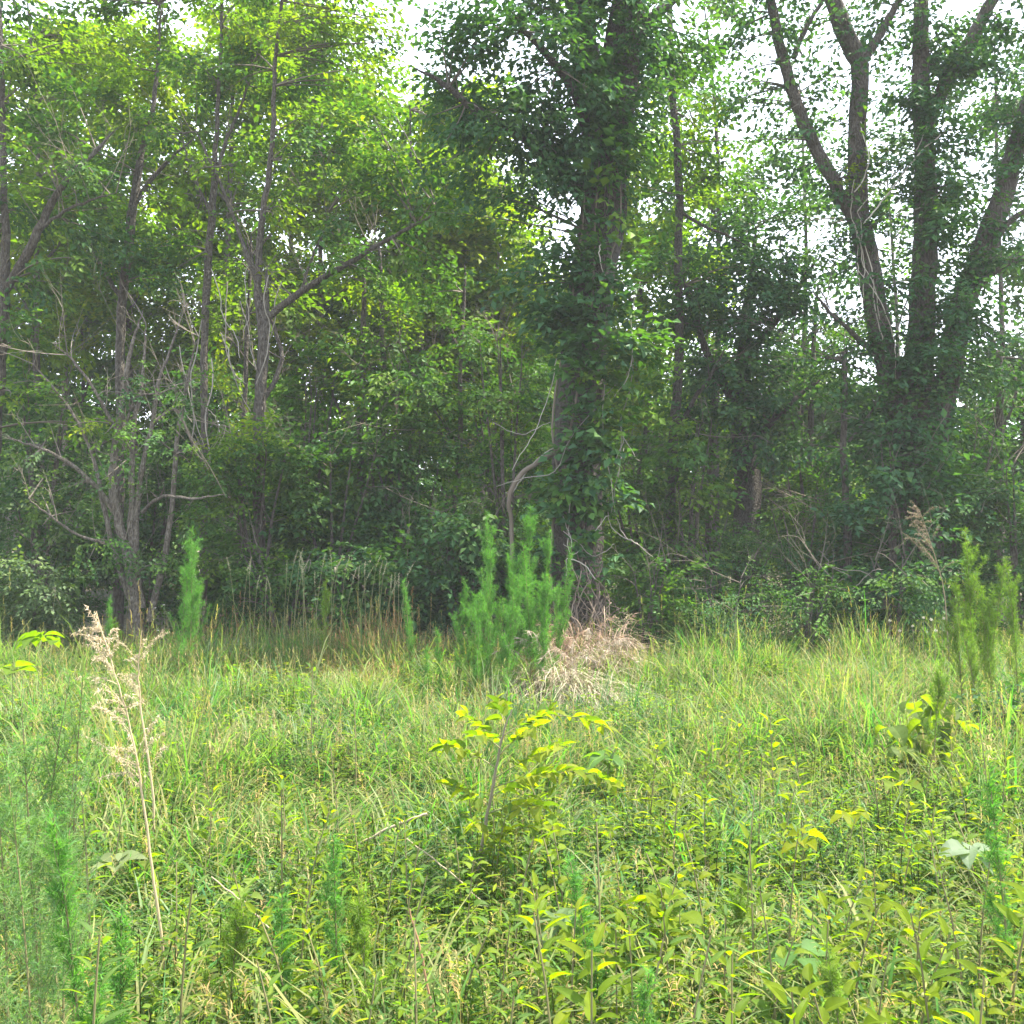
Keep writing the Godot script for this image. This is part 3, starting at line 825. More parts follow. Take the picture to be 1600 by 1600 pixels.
func hang(a: Acc, p: Vector3, q: Vector3, sag: float, r: float, col: Color) -> void:
	var m := p.lerp(q, .5) + Vector3(rf(-.15, .15), -sag, rf(-.15, .15))
	var m2 := p.lerp(m, .5) + rv() * .06
	var sm := smooth([p, m2, m, q.lerp(m, .45) + rv() * .06, q], [r, r, r, r, r * .6], 4, .008)
	tube(a, sm[0], sm[1], 4, col)
func vines() -> void:
	# the climber on the middle tree: three stems and its leaves
	rng.seed = 77
	var foot := on_ground(935, 10.7)
	var root := thing("climbing_vine", "broad-leaved green vine climbing the thick dark trunk", "vine", foot)
	var route := [[905, 980], [890, 880], [888, 760], [898, 640], [912, 520], [925, 420], [935, 330], [940, 240]]
	for k in 3:
		var a := Acc.new()
		var pts := [on_ground(905 + k * 20, 10.6)]
		for q in route: pts.append(at(q[0] + (k - 1) * 26 + rf(-10, 10), q[1], 10.62 + .06 * abs(k - 1)))
		var sm := smooth(pts, [.016, .016, .015, .014, .013, .012, .011, .009, .006], 4, .012)
		tube(a, sm[0], sm[1], 6, Color(.12, .10, .075))
		part("stem", a, M.wood, root)
	var fo := Acc.new()
	var tw := Acc.new()
	var set := spray_set("big", "blue")
	var set2 := spray_set("big", "mid")
	for q in [[905, 500, 60, 45, 1.1], [940, 480, 50, 50, 1.0], [890, 580, 45, 40, .9], [930, 560, 55, 45, 1.2], [960, 600, 35, 45, .8], [900, 680, 30, 40, .8], [900, 740, 32, 55, 1.2], [880, 790, 22, 35, .8], [940, 730, 30, 45, .9], [960, 660, 45, 35, .6], [985, 640, 40, 30, .6], [920, 420, 45, 40, .7], [950, 390, 35, 40, .6], [905, 820, 22, 25, .6], [1000, 530, 40, 45, .7], [870, 480, 40, 40, .8], [960, 310, 25, 60, .5], [925, 160, 30, 80, .8], [985, 250, 20, 60, .6], [940, 800, 22, 40, .5], [915, 650, 40, 50, .7], [945, 430, 40, 50, .7], [915, 360, 30, 50, .4], [960, 520, 35, 40, .7], [890, 640, 25, 50, .6], [930, 700, 35, 40, .8], [955, 760, 30, 35, .5], [885, 870, 28, 40, .6], [930, 860, 28, 40, .5], [905, 930, 30, 35, .5], [865, 760, 25, 50, .5]]:
		var c := at(q[0], q[1], 10.55)
		clump(fo, tw, c, Vector3(q[2], q[3], 25) * 10.55 / F, at(clampf(q[0], 890, 945), q[1] + 30, 10.7), q[4] * 2.2, set if rng.randf() < .6 else set2, .85, .005)
	part("foliage", fo, M.leaf, root, true)
	part("twigs", tw, M.wood, root, true)
	# dead hanging vines
	var dead := thing("dead_vine", "tangle of thin grey dead vines around the thick trunk's lower half", "vine", on_ground(960, 10.6))
	for q in [[930, 640, 775, 760, .25], [870, 560, 800, 735, .2], [945, 560, 960, 800, .05], [965, 640, 940, 820, .1], [930, 650, 990, 560, .1], [975, 700, 930, 830, .25], [860, 660, 770, 660, .12], [865, 700, 790, 770, .1], [890, 770, 905, 860, .3], [870, 790, 880, 850, .2],
		[960, 790, 1010, 860, .1], [880, 830, 960, 850, .2], [950, 800, 1020, 870, .02], [990, 560, 960, 720, .1], [885, 900, 930, 905, -.2], [955, 640, 1000, 720, .2], [1000, 440, 960, 620, .15], [940, 380, 980, 450, .1]]:
		var a := Acc.new()
		hang(a, at(q[0], q[1], 10.5 + rf(-.15, .15)), at(q[2], q[3], 10.4 + rf(-.2, .3)), q[4], rf(.0035, .007), Color(.26, .235, .20) * rf(.7, 1.2))
		part("stem", a, M.wood, dead)
	var curved := thing("dead_vine", "stout brown vine stem curving away from the trunk above the dog fennels", "vine", on_ground(800, 10.7))
	var a2 := Acc.new()
	var sm2 := smooth([at(800, 1000, 10.7), at(800, 830, 10.7), at(795, 780, 10.6), at(815, 740, 10.6), at(845, 720, 10.7), at(880, 700, 10.8)], [.022, .024, .026, .028, .028, .03], 5, .006)
	tube(a2, sm2[0], sm2[1], 7, Color(.10, .08, .062), .1)
	part("stem", a2, M.wood, curved)
	var base := thing("dead_vine", "reddish-brown tangle of dead stems heaped at the thick trunk's foot", "vine", on_ground(920, 10.4))
	for k in 46:
		var a := Acc.new()
		var x := rf(880, 950)
		hang(a, at(x, rf(860, 960), 10.45 + rf(-.2, .2)), at(x + rf(-40, 50), rf(960, 1010), 10.35 + rf(-.3, .2)), rf(-.15, .1), rf(.003, .006), Color(.15, .11, .085) * rf(.5, 1.3))
		part("stem", a, M.wood, base)
	# dead stems on the forked tree
	var d2 := thing("dead_vine", "pale dead vines twined up the forked tree's first leader", "vine", on_ground(1420, 12.0))
	for q in [[1400, 600, 1340, 420, -.05], [1385, 560, 1350, 380, .05], [1345, 450, 1335, 280, .05], [1375, 500, 1340, 330, -.08], [1340, 330, 1450, 190, .1], [1350, 350, 1470, 210, .05], [1400, 340, 1475, 300, .02], [1335, 300, 1345, 190, .03], [1350, 470, 1330, 340, .06]]:
		var a := Acc.new()
		hang(a, at(q[0], q[1], 11.85), at(q[2], q[3], 11.8), q[4], rf(.006, .010), Color(.32, .29, .24) * rf(.8, 1.1))
		part("stem", a, M.wood, d2)
	var arch := thing("dead_branch", "thin grey-brown dead branches arching over the gap at the forked tree's foot", "branch", on_ground(1380, 10.7))
	for q in [[1290, 880, 1470, 990, -.25], [1280, 960, 1320, 905, -.02], [1325, 925, 1380, 890, -.05], [1145, 915, 1170, 960, -.02], [1172, 1000, 1200, 935, .02], [1280, 860, 1330, 900, .02]]:
		var a := Acc.new()
		hang(a, at(q[0], q[1], 10.8), at(q[2], q[3], 10.7), q[4], .005, Color(.15, .13, .105) * rf(.8, 1.2))
		part("stem", a, M.wood, arch)
	# bare twigs standing in the shade
	var tws := thing("dead_branch", "pale bare poles leaning behind the spreading sapling's trunk", "branch", on_ground(370, 12.6))
	for q in [[330, 560, 335, 760], [355, 440, 395, 650], [375, 470, 410, 640], [330, 420, 375, 560], [300, 690, 315, 500], [345, 520, 385, 600], [420, 430, 400, 600], [440, 440, 420, 560], [395, 410, 380, 520], [325, 640, 360, 700], [280, 540, 320, 700], [255, 560, 300, 660]]:
		var a := Acc.new()
		hang(a, at(q[0], q[1], 11.9 + rf(-.3, .5)), at(q[2], q[3], 11.9 + rf(-.3, .4)), rf(-.06, .06), rf(.005, .009), Color(.24, .215, .18) * rf(.8, 1.15))
		part("stem", a, M.wood, tws)

# ---------------------------------------------------------------- the field
func field_cover() -> void:
	rng.seed = 55
	var gp := [Color(.088, .195, .048), Color(.108, .220, .052), Color(.070, .180, .060), Color(.135, .230, .058), Color(.19, .225, .10)]
	var meshes := []
	for k in 5: meshes.append(tuft_mesh(20, .48 + .05 * k, .0105, gp, .12, .4, 1.45, M.grass, 1 if k % 2 else 0))
	var where := [[], [], [], [], []]
	var tints := [[], [], [], [], []]
	var dry := []
	var dryt := []
	var cover := [[], [], [], [], [], []]
	var covert := [[], [], [], [], [], []]
	for i in 22500:
		var d: float = lerpf(1.3, 11.6, pow(rng.randf(), .72))
		var x := rf(-1, 1) * (d * .60 + 1.4)
		var z := -d
		var n := patch.get_noise_2d(x * 1.3, z * 1.3)
		var px := 800.0 + x / d * F
		var y := gh(x, z)
		# the near right corner is mostly leafy weeds, the rest grass
		var leafy := clampf(.30 + .55 * smoothstep(6.5, 3.0, d) * (.55 + .45 * smoothstep(200, 1000, px)) + n * .5, .08, .80)
		var edge := smoothstep(11.6, 10.6, d)
		if rng.randf() > .25 + .75 * edge: continue
		if patch.get_noise_2d(x * 2.6 - 90.0, z * 2.6) < -.34 and rng.randf() < .7: continue
		if Vector2(x, z).distance_to(Vector2(.45, -7.85)) < .62 and rng.randf() < .8: continue
		var tall := exp(-pow((px - 470.0) / 190.0, 2.0)) * smoothstep(8.6, 9.6, d)
		var h := rf(.60, 1.15) * lerpf(.8, 1.0, edge) * (1.0 - .48 * leafy) * (1.0 + .85 * patch.get_noise_2d(x * 2.2 + 40.0, z * 2.2)) * (1.0 + .40 * tall)
		if rng.randf() < leafy:
			for q in 2:
				var k := rng.randi() % 6 if rng.randf() < .3 else clampi(int(3.0 + 7.0 * patch.get_noise_2d(x * .9 + 200.0, z * .9)), 0, 5)
				var p := Vector3(x + rf(-.07, .07), y, z + rf(-.07, .07))
				var up := rf(.0, .16) * h
				var s := rf(.8, 1.3)
				cover[k].append(Transform3D(Basis(Vector3(0, 1, 0), rf(0, TAU)) * Basis(Vector3(1, 0, 0), rf(-.3, .3)) * Basis.from_scale(Vector3(s, s * rf(.8, 1.3), s)), p + Vector3(0, up, 0)))
				var b := rf(.75, 1.25)
				covert[k].append(Color(b * rf(.85, 1.2), b, b * rf(.8, 1.2)))
			if rng.randf() < .15: continue
		var brown := n < -.02 and d > 8.0 and px > 180 and px < 720
		if rng.randf() < (.42 if brown else .085):
			var s := h * rf(.7, 1.1)
			dry.append(Transform3D(Basis(Vector3.UP, rf(0, TAU)) * Basis.from_scale(Vector3(s, s, s)), Vector3(x, y, z)))
			var b := rf(.6, 1.15)
			dryt.append(Color(b, b * (.74 if brown else .97), b * (.62 if brown else .95)))
		else:
			var k := rng.randi() % 5
			if (d > 4.0 and rng.randf() < .05) or (d > 8.8 and px > 1060 and px < 1520 and rng.randf() < .3): h *= 1.6
			where[k].append(Transform3D(Basis(Vector3.UP, rf(0, TAU)) * Basis(Vector3.RIGHT, rf(-.2, .2)) * Basis.from_scale(Vector3(rf(.85, 1.2), h, rf(.85, 1.2))), Vector3(x, y, z)))
			var cool: float = smoothstep(.0, .35, n) * .5
			var b := rf(.7, 1.35)
			tints[k].append(Color(b * (1.05 - .35 * cool) * rf(.85, 1.2), b, b * (.9 + .6 * cool)))
	for k in 5: scatter("meadow_grass", meshes[k], where[k], tints[k])
	rng.seed = 56
	scatter("dry_grass", tuft_mesh(22, .42, .005, [Color(.33, .26, .14), Color(.40, .32, .19), Color(.26, .19, .10)], .10, .3, 1.3, M.dry, 3), dry, dryt)
	for k in 6: scatter("ground_cover", weed_mesh(k), cover[k], covert[k])
	# the floor of the wood
	var lit := []
	var litt := []
	for i in 3500:
		var d := rf(10.8, 26)
		var x := rf(-1, 1) * (d * .6 + .6)
		var s := rf(.9, 2.2)
		lit.append(Transform3D(Basis(Vector3.UP, rf(0, TAU)) * Basis.from_scale(Vector3(s, s * rf(.6, 1.4), s)), Vector3(x, gh(x, -d), -d)))
		var b := rf(.4, .9)
		litt.append(Color(b, b, b * 1.1))
	scatter("woodland_litter", weed_mesh(9), lit, litt)

func dog_fennels() -> void:
	var pal := [Color(.115, .26, .060), Color(.135, .28, .060), Color(.10, .235, .066)]
	var pal_y := [Color(.155, .235, .036), Color(.175, .25, .036), Color(.135, .215, .042)]
	var tall := []
	for k in 4: tall.append(dog_fennel_proto(1.6, .15, 700 + k, pal))
	var yellow := []
	for k in 2: yellow.append(dog_fennel_proto(1.5, .16, 720 + k, pal_y))
	var young := []
	for k in 3: young.append(dog_fennel_proto(.8, .10, 740 + k, pal if k else pal_y))
	var soft := []
	for k in 3: soft.append(dog_fennel_proto(1.6, .15, 760 + k, [Color(.155, .255, .10), Color(.175, .265, .10), Color(.135, .235, .11)], .38))
	rng.seed = 60
	# [px, top py, depth, set, label]
	var rows := [
		[772, 802, 8.5, 0, "left of the two tallest feathery dog fennels before the thick trunk"], [824, 790, 8.6, 0, "right of the two tallest feathery dog fennels before the thick trunk"],
		[752, 880, 8.3, 0, "dog fennel at the left shoulder of the tall stand"], [734, 905, 8.4, 0, "leftmost dog fennel of the tall stand before the thick trunk"], [795, 850, 8.4, 0, "dog fennel in the dip between the two tallest"],
		[846, 830, 8.5, 0, "dog fennel just right of the tallest pair"], [866, 850, 8.6, 0, "rightmost leaning dog fennel of the tall stand"], [812, 880, 8.2, 0, "dog fennel in the middle front of the tall stand"],
		[780, 935, 8.0, 0, "short bright dog fennel low in the front of the tall stand"], [838, 900, 8.1, 0, "dog fennel at the front right of the tall stand"], [758, 960, 7.9, 0, "shortest dog fennel at the front left of the tall stand"], [690, 985, 8.2, 2, "low dog fennel just left of the tall stand"],
		[292, 826, 8.6, 0, "tall lone dog fennel before the bare grey stems, the left and taller of two"], [276, 875, 8.5, 0, "dog fennel leaning against the tall lone one before the bare stems"], [305, 850, 8.8, 0, "dog fennel at the right side of the tall lone one before the bare stems"],
		[508, 908, 9.0, 2, "slim dog fennel before the foxtail grass"], [640, 908, 9.0, 2, "slim dog fennel between foxtail grass and the tall stand"], [163, 935, 9.0, 2, "dog fennel behind the tan seed stalk"], [178, 965, 9.2, 2, "lower dog fennel right behind the tan seed stalk"],
		[1518, 828, 7.6, 1, "tallest yellow-green dog fennel at the edge before the big forked tree"], [1538, 870, 7.5, 1, "dog fennel right beside the tallest yellow-green one"], [1556, 900, 7.4, 1, "dog fennel on the outer flank of the yellow-green stand"], [1508, 900, 7.5, 1, "dog fennel on the inner flank of the yellow-green stand"], [1592, 880, 7.3, 1, "dog fennel cut by the picture's edge beside the yellow-green stand"], [1535, 960, 7.2, 1, "short dog fennel at the front of the yellow-green stand"],
		[35, 1050, 2.7, 3, "close tall dog fennel near the edge, second from the left"], [78, 1100, 2.5, 3, "close dog fennel in the middle of the near stand"], [120, 1045, 2.8, 3, "rightmost tall dog fennel of the near stand"], [8, 1130, 2.4, 3, "close dog fennel cut by the edge of the picture"], [60, 1180, 2.3, 3, "shorter dog fennel in the front of the near stand"], [102, 1200, 2.6, 3, "dog fennel at the front right of the near stand"], [140, 1260, 2.4, 2, "short thin dog fennel right of the near stand"],
		[527, 1305, 3.1, 2, "bright young dog fennel with pale top, tallest of the near middle ones"], [350, 1400, 2.8, 2, "young dog fennel right of the tan stalk's foot"], [440, 1415, 2.8, 2, "young dog fennel between the tan stalk and the pale-topped one"], [190, 1430, 2.6, 2, "young dog fennel left of the tan stalk's foot"], [580, 1390, 2.7, 2, "young dog fennel right of the pale-topped one"],
		[930, 1345, 2.9, 2, "dark slender young dog fennel standing alone near the big grey-green leaves"], [1592, 1215, 3.0, 2, "dark young dog fennel at the edge below the broad-leaved sapling"], [1457, 1030, 5.6, 2, "thin faint dog fennel in front of the broad-leaved sapling"], [985, 1530, 2.3, 2, "low dog fennel at the bottom, right of the dark slender one"], [600, 1210, 5.5, 2, "low dog fennel left of the glossy-leaved sapling"], [1130, 1375, 3.3, 2, "thin young dog fennel among the yellow weeds"],
		[716, 940, 8.3, 0, "dog fennel beside the leftmost one of the tall stand, lower"], [800, 900, 8.0, 0, "bushy dog fennel filling the front of the tall stand's middle"], [768, 845, 8.0, 0, "dog fennel under the left of the two tallest, nearer the viewer"], [828, 850, 7.9, 0, "dog fennel under the right of the two tallest, nearer the viewer"], [745, 930, 7.6, 0, "bushy dog fennel sunk in the grass at the left front of the stand"], [790, 930, 7.5, 0, "bushy dog fennel sunk in the grass at the middle front of the stand"], [850, 900, 7.8, 0, "bushy dog fennel at the right front of the stand"],
		[850, 950, 7.9, 2, "low dog fennel at the front right foot of the tall stand"], [742, 1000, 7.7, 2, "low dog fennel at the front left foot of the tall stand"],
		[720, 1250, 4.6, 2, "low dog fennel at the foot of the glossy-leaved sapling"], [655, 1010, 7.8, 2, "low dog fennel between slim one and tall stand"], [1330, 1500, 2.6, 2, "low young dog fennel near the bottom among yellow weeds"]]
	for i in rows.size():
		var r: Array = rows[i]
		var set: Array = [tall, yellow, young, soft][r[3]]
		var g := on_ground(r[0], r[2])
		var h: float = at(0, r[1], r[2]).y - g.y
		var base_h: float = [1.6, 1.5, .8, 1.6][r[3]]
		var w := rf(.85, 1.15) * lerpf(1.0, h / base_h, .4)
		var o := adopt(set[i % set.size()], "dog_fennel", r[4], "weed", g, Vector3(w, h / base_h, w), rf(0, TAU), "feathery dog fennels in the field")
		o.rotate(Vector3(rf(-1, 1), 0, rf(-1, 1)).normalized(), rf(.0, .10))
	for s in [tall, yellow, young, soft]:
		for p in s: p.free()

func field_things() -> void:
	# the dry seed stalk
	seed_stalk("dry_seed_stalk", "tall tan dry seed stalk with drooping plumes, tilted over the near field", [[265, 1595], [248, 1430], [228, 1290], [213, 1180], [185, 1070], [150, 955]], 3.3, 30, .15, 11, .75)
	seed_stalk("dry_seed_stalk", "faded dry seed stalk standing before the big forked tree's shadow", [[1482, 1010], [1474, 920], [1455, 850], [1436, 795]], 9.4, 20, .26, 12, .85, .5)
	seed_stalk("dry_seed_stalk", "thin dry stalk with small curled tips right of the tall tan one", [[240, 1250], [222, 1120], [216, 1050], [222, 985]], 4.6, 12, .14, 13, .8)
	# the heap of dead grass before the thick trunk
	rng.seed = 81
	var foot := on_ground(895, 9.0)
	var heap := thing("hay_tussock", "drooping tussock of dead tan grass before the thick trunk", "grass tussock", foot)
	for q in [[835, 1065, 8.1, .44, Color(.34, .30, .22), 330, -.4], [885, 1060, 8.0, .48, Color(.36, .32, .24), 380, .3], [930, 1085, 7.9, .42, Color(.33, .29, .215), 300, .5], [805, 1075, 8.1, .32, Color(.31, .28, .21), 180, -.8], [890, 990, 9.0, .44, Color(.27, .195, .145), 300, .1], [950, 1005, 9.0, .5, Color(.31, .245, .18), 300, .7], [870, 1115, 7.7, .34, Color(.32, .29, .21), 200, .2]]:
		var a := Acc.new()
		var p := on_ground(q[0], q[2])
		var top: float = at(0, q[1], q[2]).y
		for i in int(q[5] * .9):
			var az: float = PI * .5 - q[6] + rf(-1.3, 1.3) + (PI if rng.randf() < .2 else 0.0)
			var r := in_ball()
			var base := p + Vector3(r.x * .26, top * rf(.4, 1.2) * (1.0 - .35 * r.length_squared()), r.z * .22)
			blade(a, base, az, q[3] * rf(.4, 1.3), rf(.7, 1.7), .0055, q[4] * rf(.55, 1.25), 5)
		part("dead_blades", a, M.dry, heap, true)
	for k in 40:
		var a := Acc.new()
		var fresh := k % 2
		var p0 := on_ground(rf(870, 950), 9.0) if fresh else on_ground(rf(825, 925), 8.0)
		var az := rf(-.6, 3.6)
		var l := rf(.45, .8)
		var p2 := p0 + Vector3(cos(az) * l * .6, rf(.40, .80), absf(sin(az)) * .35)
		var p1 := p0 + Vector3(cos(az) * .08, l * 1.1, 0)
		twig(a, p0, p1, p2, .003, .0015, Color(.26, .18, .13), 6)
		for b in 60:
			var u := rf(.45, 1.0)
			var w := p0.lerp(p1, u).lerp(p1.lerp(p2, u), u)
			var f := Vector3(cos(az) * .5 + rf(-.5, .5), rf(-1.0, .2), rf(-.5, .5)).normalized() * rf(.03, .09)
			var n := f.cross(rv()).normalized() * .0022
			a.v.append_array([w - n, w + f, w + n])
			a.paint((Color(.33, .235, .175) if fresh else Color(.37, .315, .25)) * rf(.7, 1.25), 3)
		a.n.clear()
		part("plume", a, M.dry, heap, true)
	# bright tall grass tufts
	rng.seed = 82
	var gp := [Color(.13, .20, .03), Color(.15, .22, .04), Color(.11, .19, .04)]
	var protos := []
	for k in 3:
		var pr := Node3D.new()
		for i in 11:
			var a := Acc.new()
			blade(a, Vector3(rf(-.05, .05), 0, rf(-.05, .05)), rf(0, TAU), rf(.65, 1.0), rf(.3, .95), .012, gp[rng.randi() % 3] * rf(.85, 1.15), 7)
			put("blade", to_mesh(a, M.grass), pr)
		protos.append(pr)
	var spots := [[545, 1075, 7.6, "arching bright grass tuft left of the tall fennel stand"], [640, 1050, 7.4, "bright grass tuft just left of the tall fennel stand"], [655, 1125, 5.6, "arching grass tuft with bent tips behind the glossy-leaved sapling"], [600, 1130, 5.9, "grass tuft between the bright arching ones"],
		[1100, 1015, 9.0, "first bright grass tuft right of the dead tan tussock"], [1135, 1005, 9.1, "tall bright grass tuft right of the dead tan tussock, left of a pair"], [1165, 1000, 9.0, "tall bright grass tuft, right of a pair before the black lower trunk"], [1195, 1010, 9.2, "bright grass tuft closing the row before the black lower trunk"],
		[1260, 1025, 9.0, "grass tuft below the grey-green fine-leaved shrub"], [1340, 1030, 8.8, "grass tuft before the slim stem's dark shrub"], [1447, 1000, 8.8, "tall thin grass tuft below the dry stalk"], [1475, 1000, 8.6, "tall grass tuft beside the yellow-green fennel stand"],
		[700, 1060, 7.8, "grass tuft at the left foot of the tall fennel stand"], [390, 1085, 7.0, "pale arching grass tuft in the middle of the meadow's left half"], [480, 1040, 8.6, "grass tuft below the slim dog fennel"], [860, 1030, 8.2, "grass tuft at the right foot of the tall fennel stand"],
		[1050, 1030, 8.8, "grass tuft at the right rim of the dead tan tussock"], [310, 1230, 4.9, "coarse bright grass tuft right of the tan seed stalk"], [270, 1210, 5.0, "coarse bright grass tuft behind the tan seed stalk"], [450, 1170, 5.4, "arching grass tuft in the meadow above the curled dead grass"]]
	for i in spots.size():
		var r: Array = spots[i]
		var g := on_ground(r[0], r[2])
		var h: float = at(0, r[1], r[2]).y - g.y
		adopt(protos[i % 3], "grass_tuft", r[3], "grass tuft", g, Vector3(1, 1, 1) * clampf(h / .72, .5, 1.5), rf(0, TAU), "tall bright grass tufts")
	for p in protos: p.free()
	# foxtail grass in the shade
	rng.seed = 83
	var fox := [375, 395, 415, 440, 455, 470, 485, 500, 515, 530, 575, 590, 600, 615, 625, 560]
	for i in fox.size():
		var d := rf(9.6, 10.3)
		var g := on_ground(fox[i], d)
		var o := thing("foxtail_grass", "foxtail grass with pale bristly head, %s in the row under the dark shrubs" % ["first", "second", "third", "fourth", "fifth", "sixth", "seventh", "eighth", "ninth", "tenth", "twelfth", "thirteenth", "fourteenth", "fifteenth", "last", "eleventh"][i], "grass", g, "foxtail grasses in the shade")
		var a := Acc.new()
		for k in 9: blade(a, g + Vector3(rf(-.06, .06), 0, rf(-.06, .06)), rf(0, TAU), rf(.5, .85), rf(.3, .9), .010, Color(.10, .15, .05) * rf(.8, 1.3), 5)
		part("blades", a, M.grass, o, true)
		for k in 2:
			var s := Acc.new()
			var top := at(fox[i] + rf(-14, 14), rf(872, 930), d)
			var lean := Vector3(rf(-.06, .10), 0, 0)
			twig(s, g, g.lerp(top, .6), top + lean, .003, .002, Color(.20, .20, .09), 4)
			part("stalk", s, M.wood, o)
			var h := Acc.new()
			for b in 60:
				var t := b / 60.0
				var p := top + lean + Vector3(lean.x * .8, .14, 0) * t
				var f := Vector3(rf(-1, 1), rf(.1, .9), rf(-1, 1)).normalized() * .022 * (1.1 - t * .6)
				var w := f.cross(rv()).normalized() * .002
				h.v.append_array([p - w, p + f, p + w])
				h.paint(Color(.34, .33, .20) * rf(.8, 1.25), 3)
			part("seed_head", h, M.dry, o, true)
	# round seed heads at the right, white flowers at the left
	rng.seed = 84
	var heads := [[1357, 985], [1390, 970], [1406, 985], [1426, 978], [1443, 965], [1455, 968], [1462, 985], [1474, 966], [1296, 1000]]
	for i in heads.size():
		var d := rf(9.2, 9.8)
		var top := at(heads[i][0], heads[i][1], d)
		var g := Vector3(top.x, gh(top.x, top.z), top.z)
		var o := thing("seed_head_flower", "thin stalk with small round pale seed head before the forked tree, %s of nine" % ["second", "third", "fourth", "fifth", "sixth", "seventh", "eighth", "last", "first"][i], "wildflower", g, "round seed heads")
		var s := Acc.new()
		twig(s, g, g.lerp(top, .5) + rv() * .02, top, .003, .002, Color(.16, .15, .08), 4)
		part("stalk", s, M.wood, o)
		var h := Acc.new()
		for b in 70:
			var f := in_ball().normalized() * rf(.014, .022)
			var w := f.cross(rv()).normalized() * .003
			h.v.append_array([top - w, top + f, top + w])
			h.paint(Color(.42, .42, .34) * rf(.8, 1.2), 3)
		part("seed_head", h, M.dry, o, true)
	var fl := [[243, 950], [256, 945], [263, 958], [240, 968], [300, 940], [302, 955], [290, 932], [247, 985], [310, 948]]
	for i in fl.size():
		var top := at(fl[i][0], fl[i][1], 9.1 + rf(-.2, .2))
		var g := Vector3(top.x, gh(top.x, top.z), top.z)
		var o := thing("white_fleabane", "small white fleabane flower beside the tall lone dog fennel, %s from the left" % ["second", "fourth", "fifth", "first", "seventh", "eighth", "sixth", "third", "last"][i], "wildflower", g, "white fleabane flowers")
		var s := Acc.new()
		twig(s, g, g.lerp(top, .5) + rv() * .03, top, .003, .0015, Color(.10, .14, .05), 4)
		part("stalk", s, M.wood, o)
		var h := Acc.new()
		for b in 16:
			var an := TAU * b / 16.0
			var f := Vector3(cos(an), .15, sin(an)) * .013
			var w := Vector3(-sin(an), 0, cos(an)) * .002
			h.v.append_array([top - w, top + f, top + w])
			h.paint(Color(.75, .75, .74), 3)
		part("petals", h, M.dry, o, true)
	# the glossy-leaved sapling in the middle
	rng.seed = 85
	var d := 4.2
	var sap := thing("young_sapling", "young sapling with rows of yellow-green oval leaves in mid-field", "sapling", on_ground(745, d))
	var stem := [on_ground(745, d), at(752, 1330, d), at(768, 1240, d), at(785, 1150, d), at(800, 1110, d)]
	var sa := Acc.new()
	var ssm := smooth(stem, [.009, .008, .007, .005, .003], 5, .003)
	tube(sa, ssm[0], ssm[1], 6, Color(.15, .13, .085))
	part("stem", sa, M.wood, sap)
	var lm := []
	for k in 5: lm.append(big_leaf(.078, .040, [Color(.21, .28, .04), Color(.23, .29, .04), Color(.15, .23, .04), Color(.255, .30, .045), Color(.10, .17, .045)][k], "leaf_glow"))
	for q in [[775, 1200, 690, 1163, -.2, 9], [785, 1160, 722, 1118, .1, 6], [785, 1150, 870, 1112, .1, 9], [870, 1118, 952, 1140, .2, 7], [775, 1215, 880, 1165, -.25, 9], [772, 1230, 900, 1205, -.1, 10], [890, 1205, 962, 1228, -.1, 6], [765, 1260, 700, 1228, -.2, 7], [765, 1270, 850, 1260, -.3, 8],
		[755, 1310, 870, 1290, -.2, 6], [790, 1140, 775, 1095, .1, 5], [760, 1300, 735, 1290, -.2, 4], [780, 1180, 840, 1135, -.15, 7], [768, 1245, 820, 1225, .2, 6], [750, 1340, 790, 1300, -.1, 4], [782, 1170, 740, 1150, -.3, 6]]:
		var p0 := at(q[0], q[1], d)
		var p2 := at(q[2], q[3], d + q[4])
		var p1 := p0.lerp(p2, .5) + Vector3(0, .03, 0)
		var ba := Acc.new()
		twig(ba, p0, p1, p2, .003, .0012, Color(.16, .16, .07), 5)
		var bough := part("branch", ba, M.wood, sap)
		var n := int(q[5] * 2.4)
		for i in n:
			var t := lerpf(.25, 1.0, (i + .5) / n)
			var p := p0.lerp(p1, t).lerp(p1.lerp(p2, t), t)
			var along := (p2 - p0).normalized()
			var side := along.cross(Vector3.UP).normalized() * (1.0 if i % 2 else -1.0)
			var lf := put("leaf", lm[rng.randi() % 5], bough)
			var sc := rf(.75, 1.15)
			lf.transform = Transform3D(bs(along * .6 + side * rf(.4, .9) + Vector3(0, rf(-.5, .7), 0), Vector3(rf(-.7, .7), 1, rf(-1.3, .2))).scaled(Vector3(sc, sc, sc)), p - sap.position)
	# the broad-leaved sapling on the right
	rng.seed = 86
	d = 6.0
	var mul := thing("broad_leaved_sapling", "small sapling with large drooping yellow-green leaves", "sapling", on_ground(1450, d))
	var bl := []
	for k in 5: bl.append(big_leaf(.15, .11, [Color(.15, .22, .05), Color(.13, .20, .055), Color(.17, .235, .045), Color(.11, .17, .05), Color(.14, .20, .06)][k], "leaf_glow"))
	for q in [[1450, 1230, 1425, 1080, 0, 8], [1450, 1200, 1480, 1095, -.1, 7], [1445, 1210, 1385, 1130, -.2, 8], [1452, 1210, 1505, 1125, -.15, 6], [1448, 1220, 1400, 1165, -.3, 6], [1450, 1215, 1455, 1110, -.25, 7]]:
		var p0 := on_ground(1450, d).lerp(at(q[0], q[1], d), .8)
		var p2 := at(q[2], q[3], d + q[4])
		var p1 := p0.lerp(p2, .5) + Vector3(0, .06, 0)
		var ba := Acc.new()
		twig(ba, p0 - Vector3(0, .25, 0), p1, p2, .006, .002, Color(.16, .15, .08), 5)
		var bough := part("branch", ba, M.wood, mul)
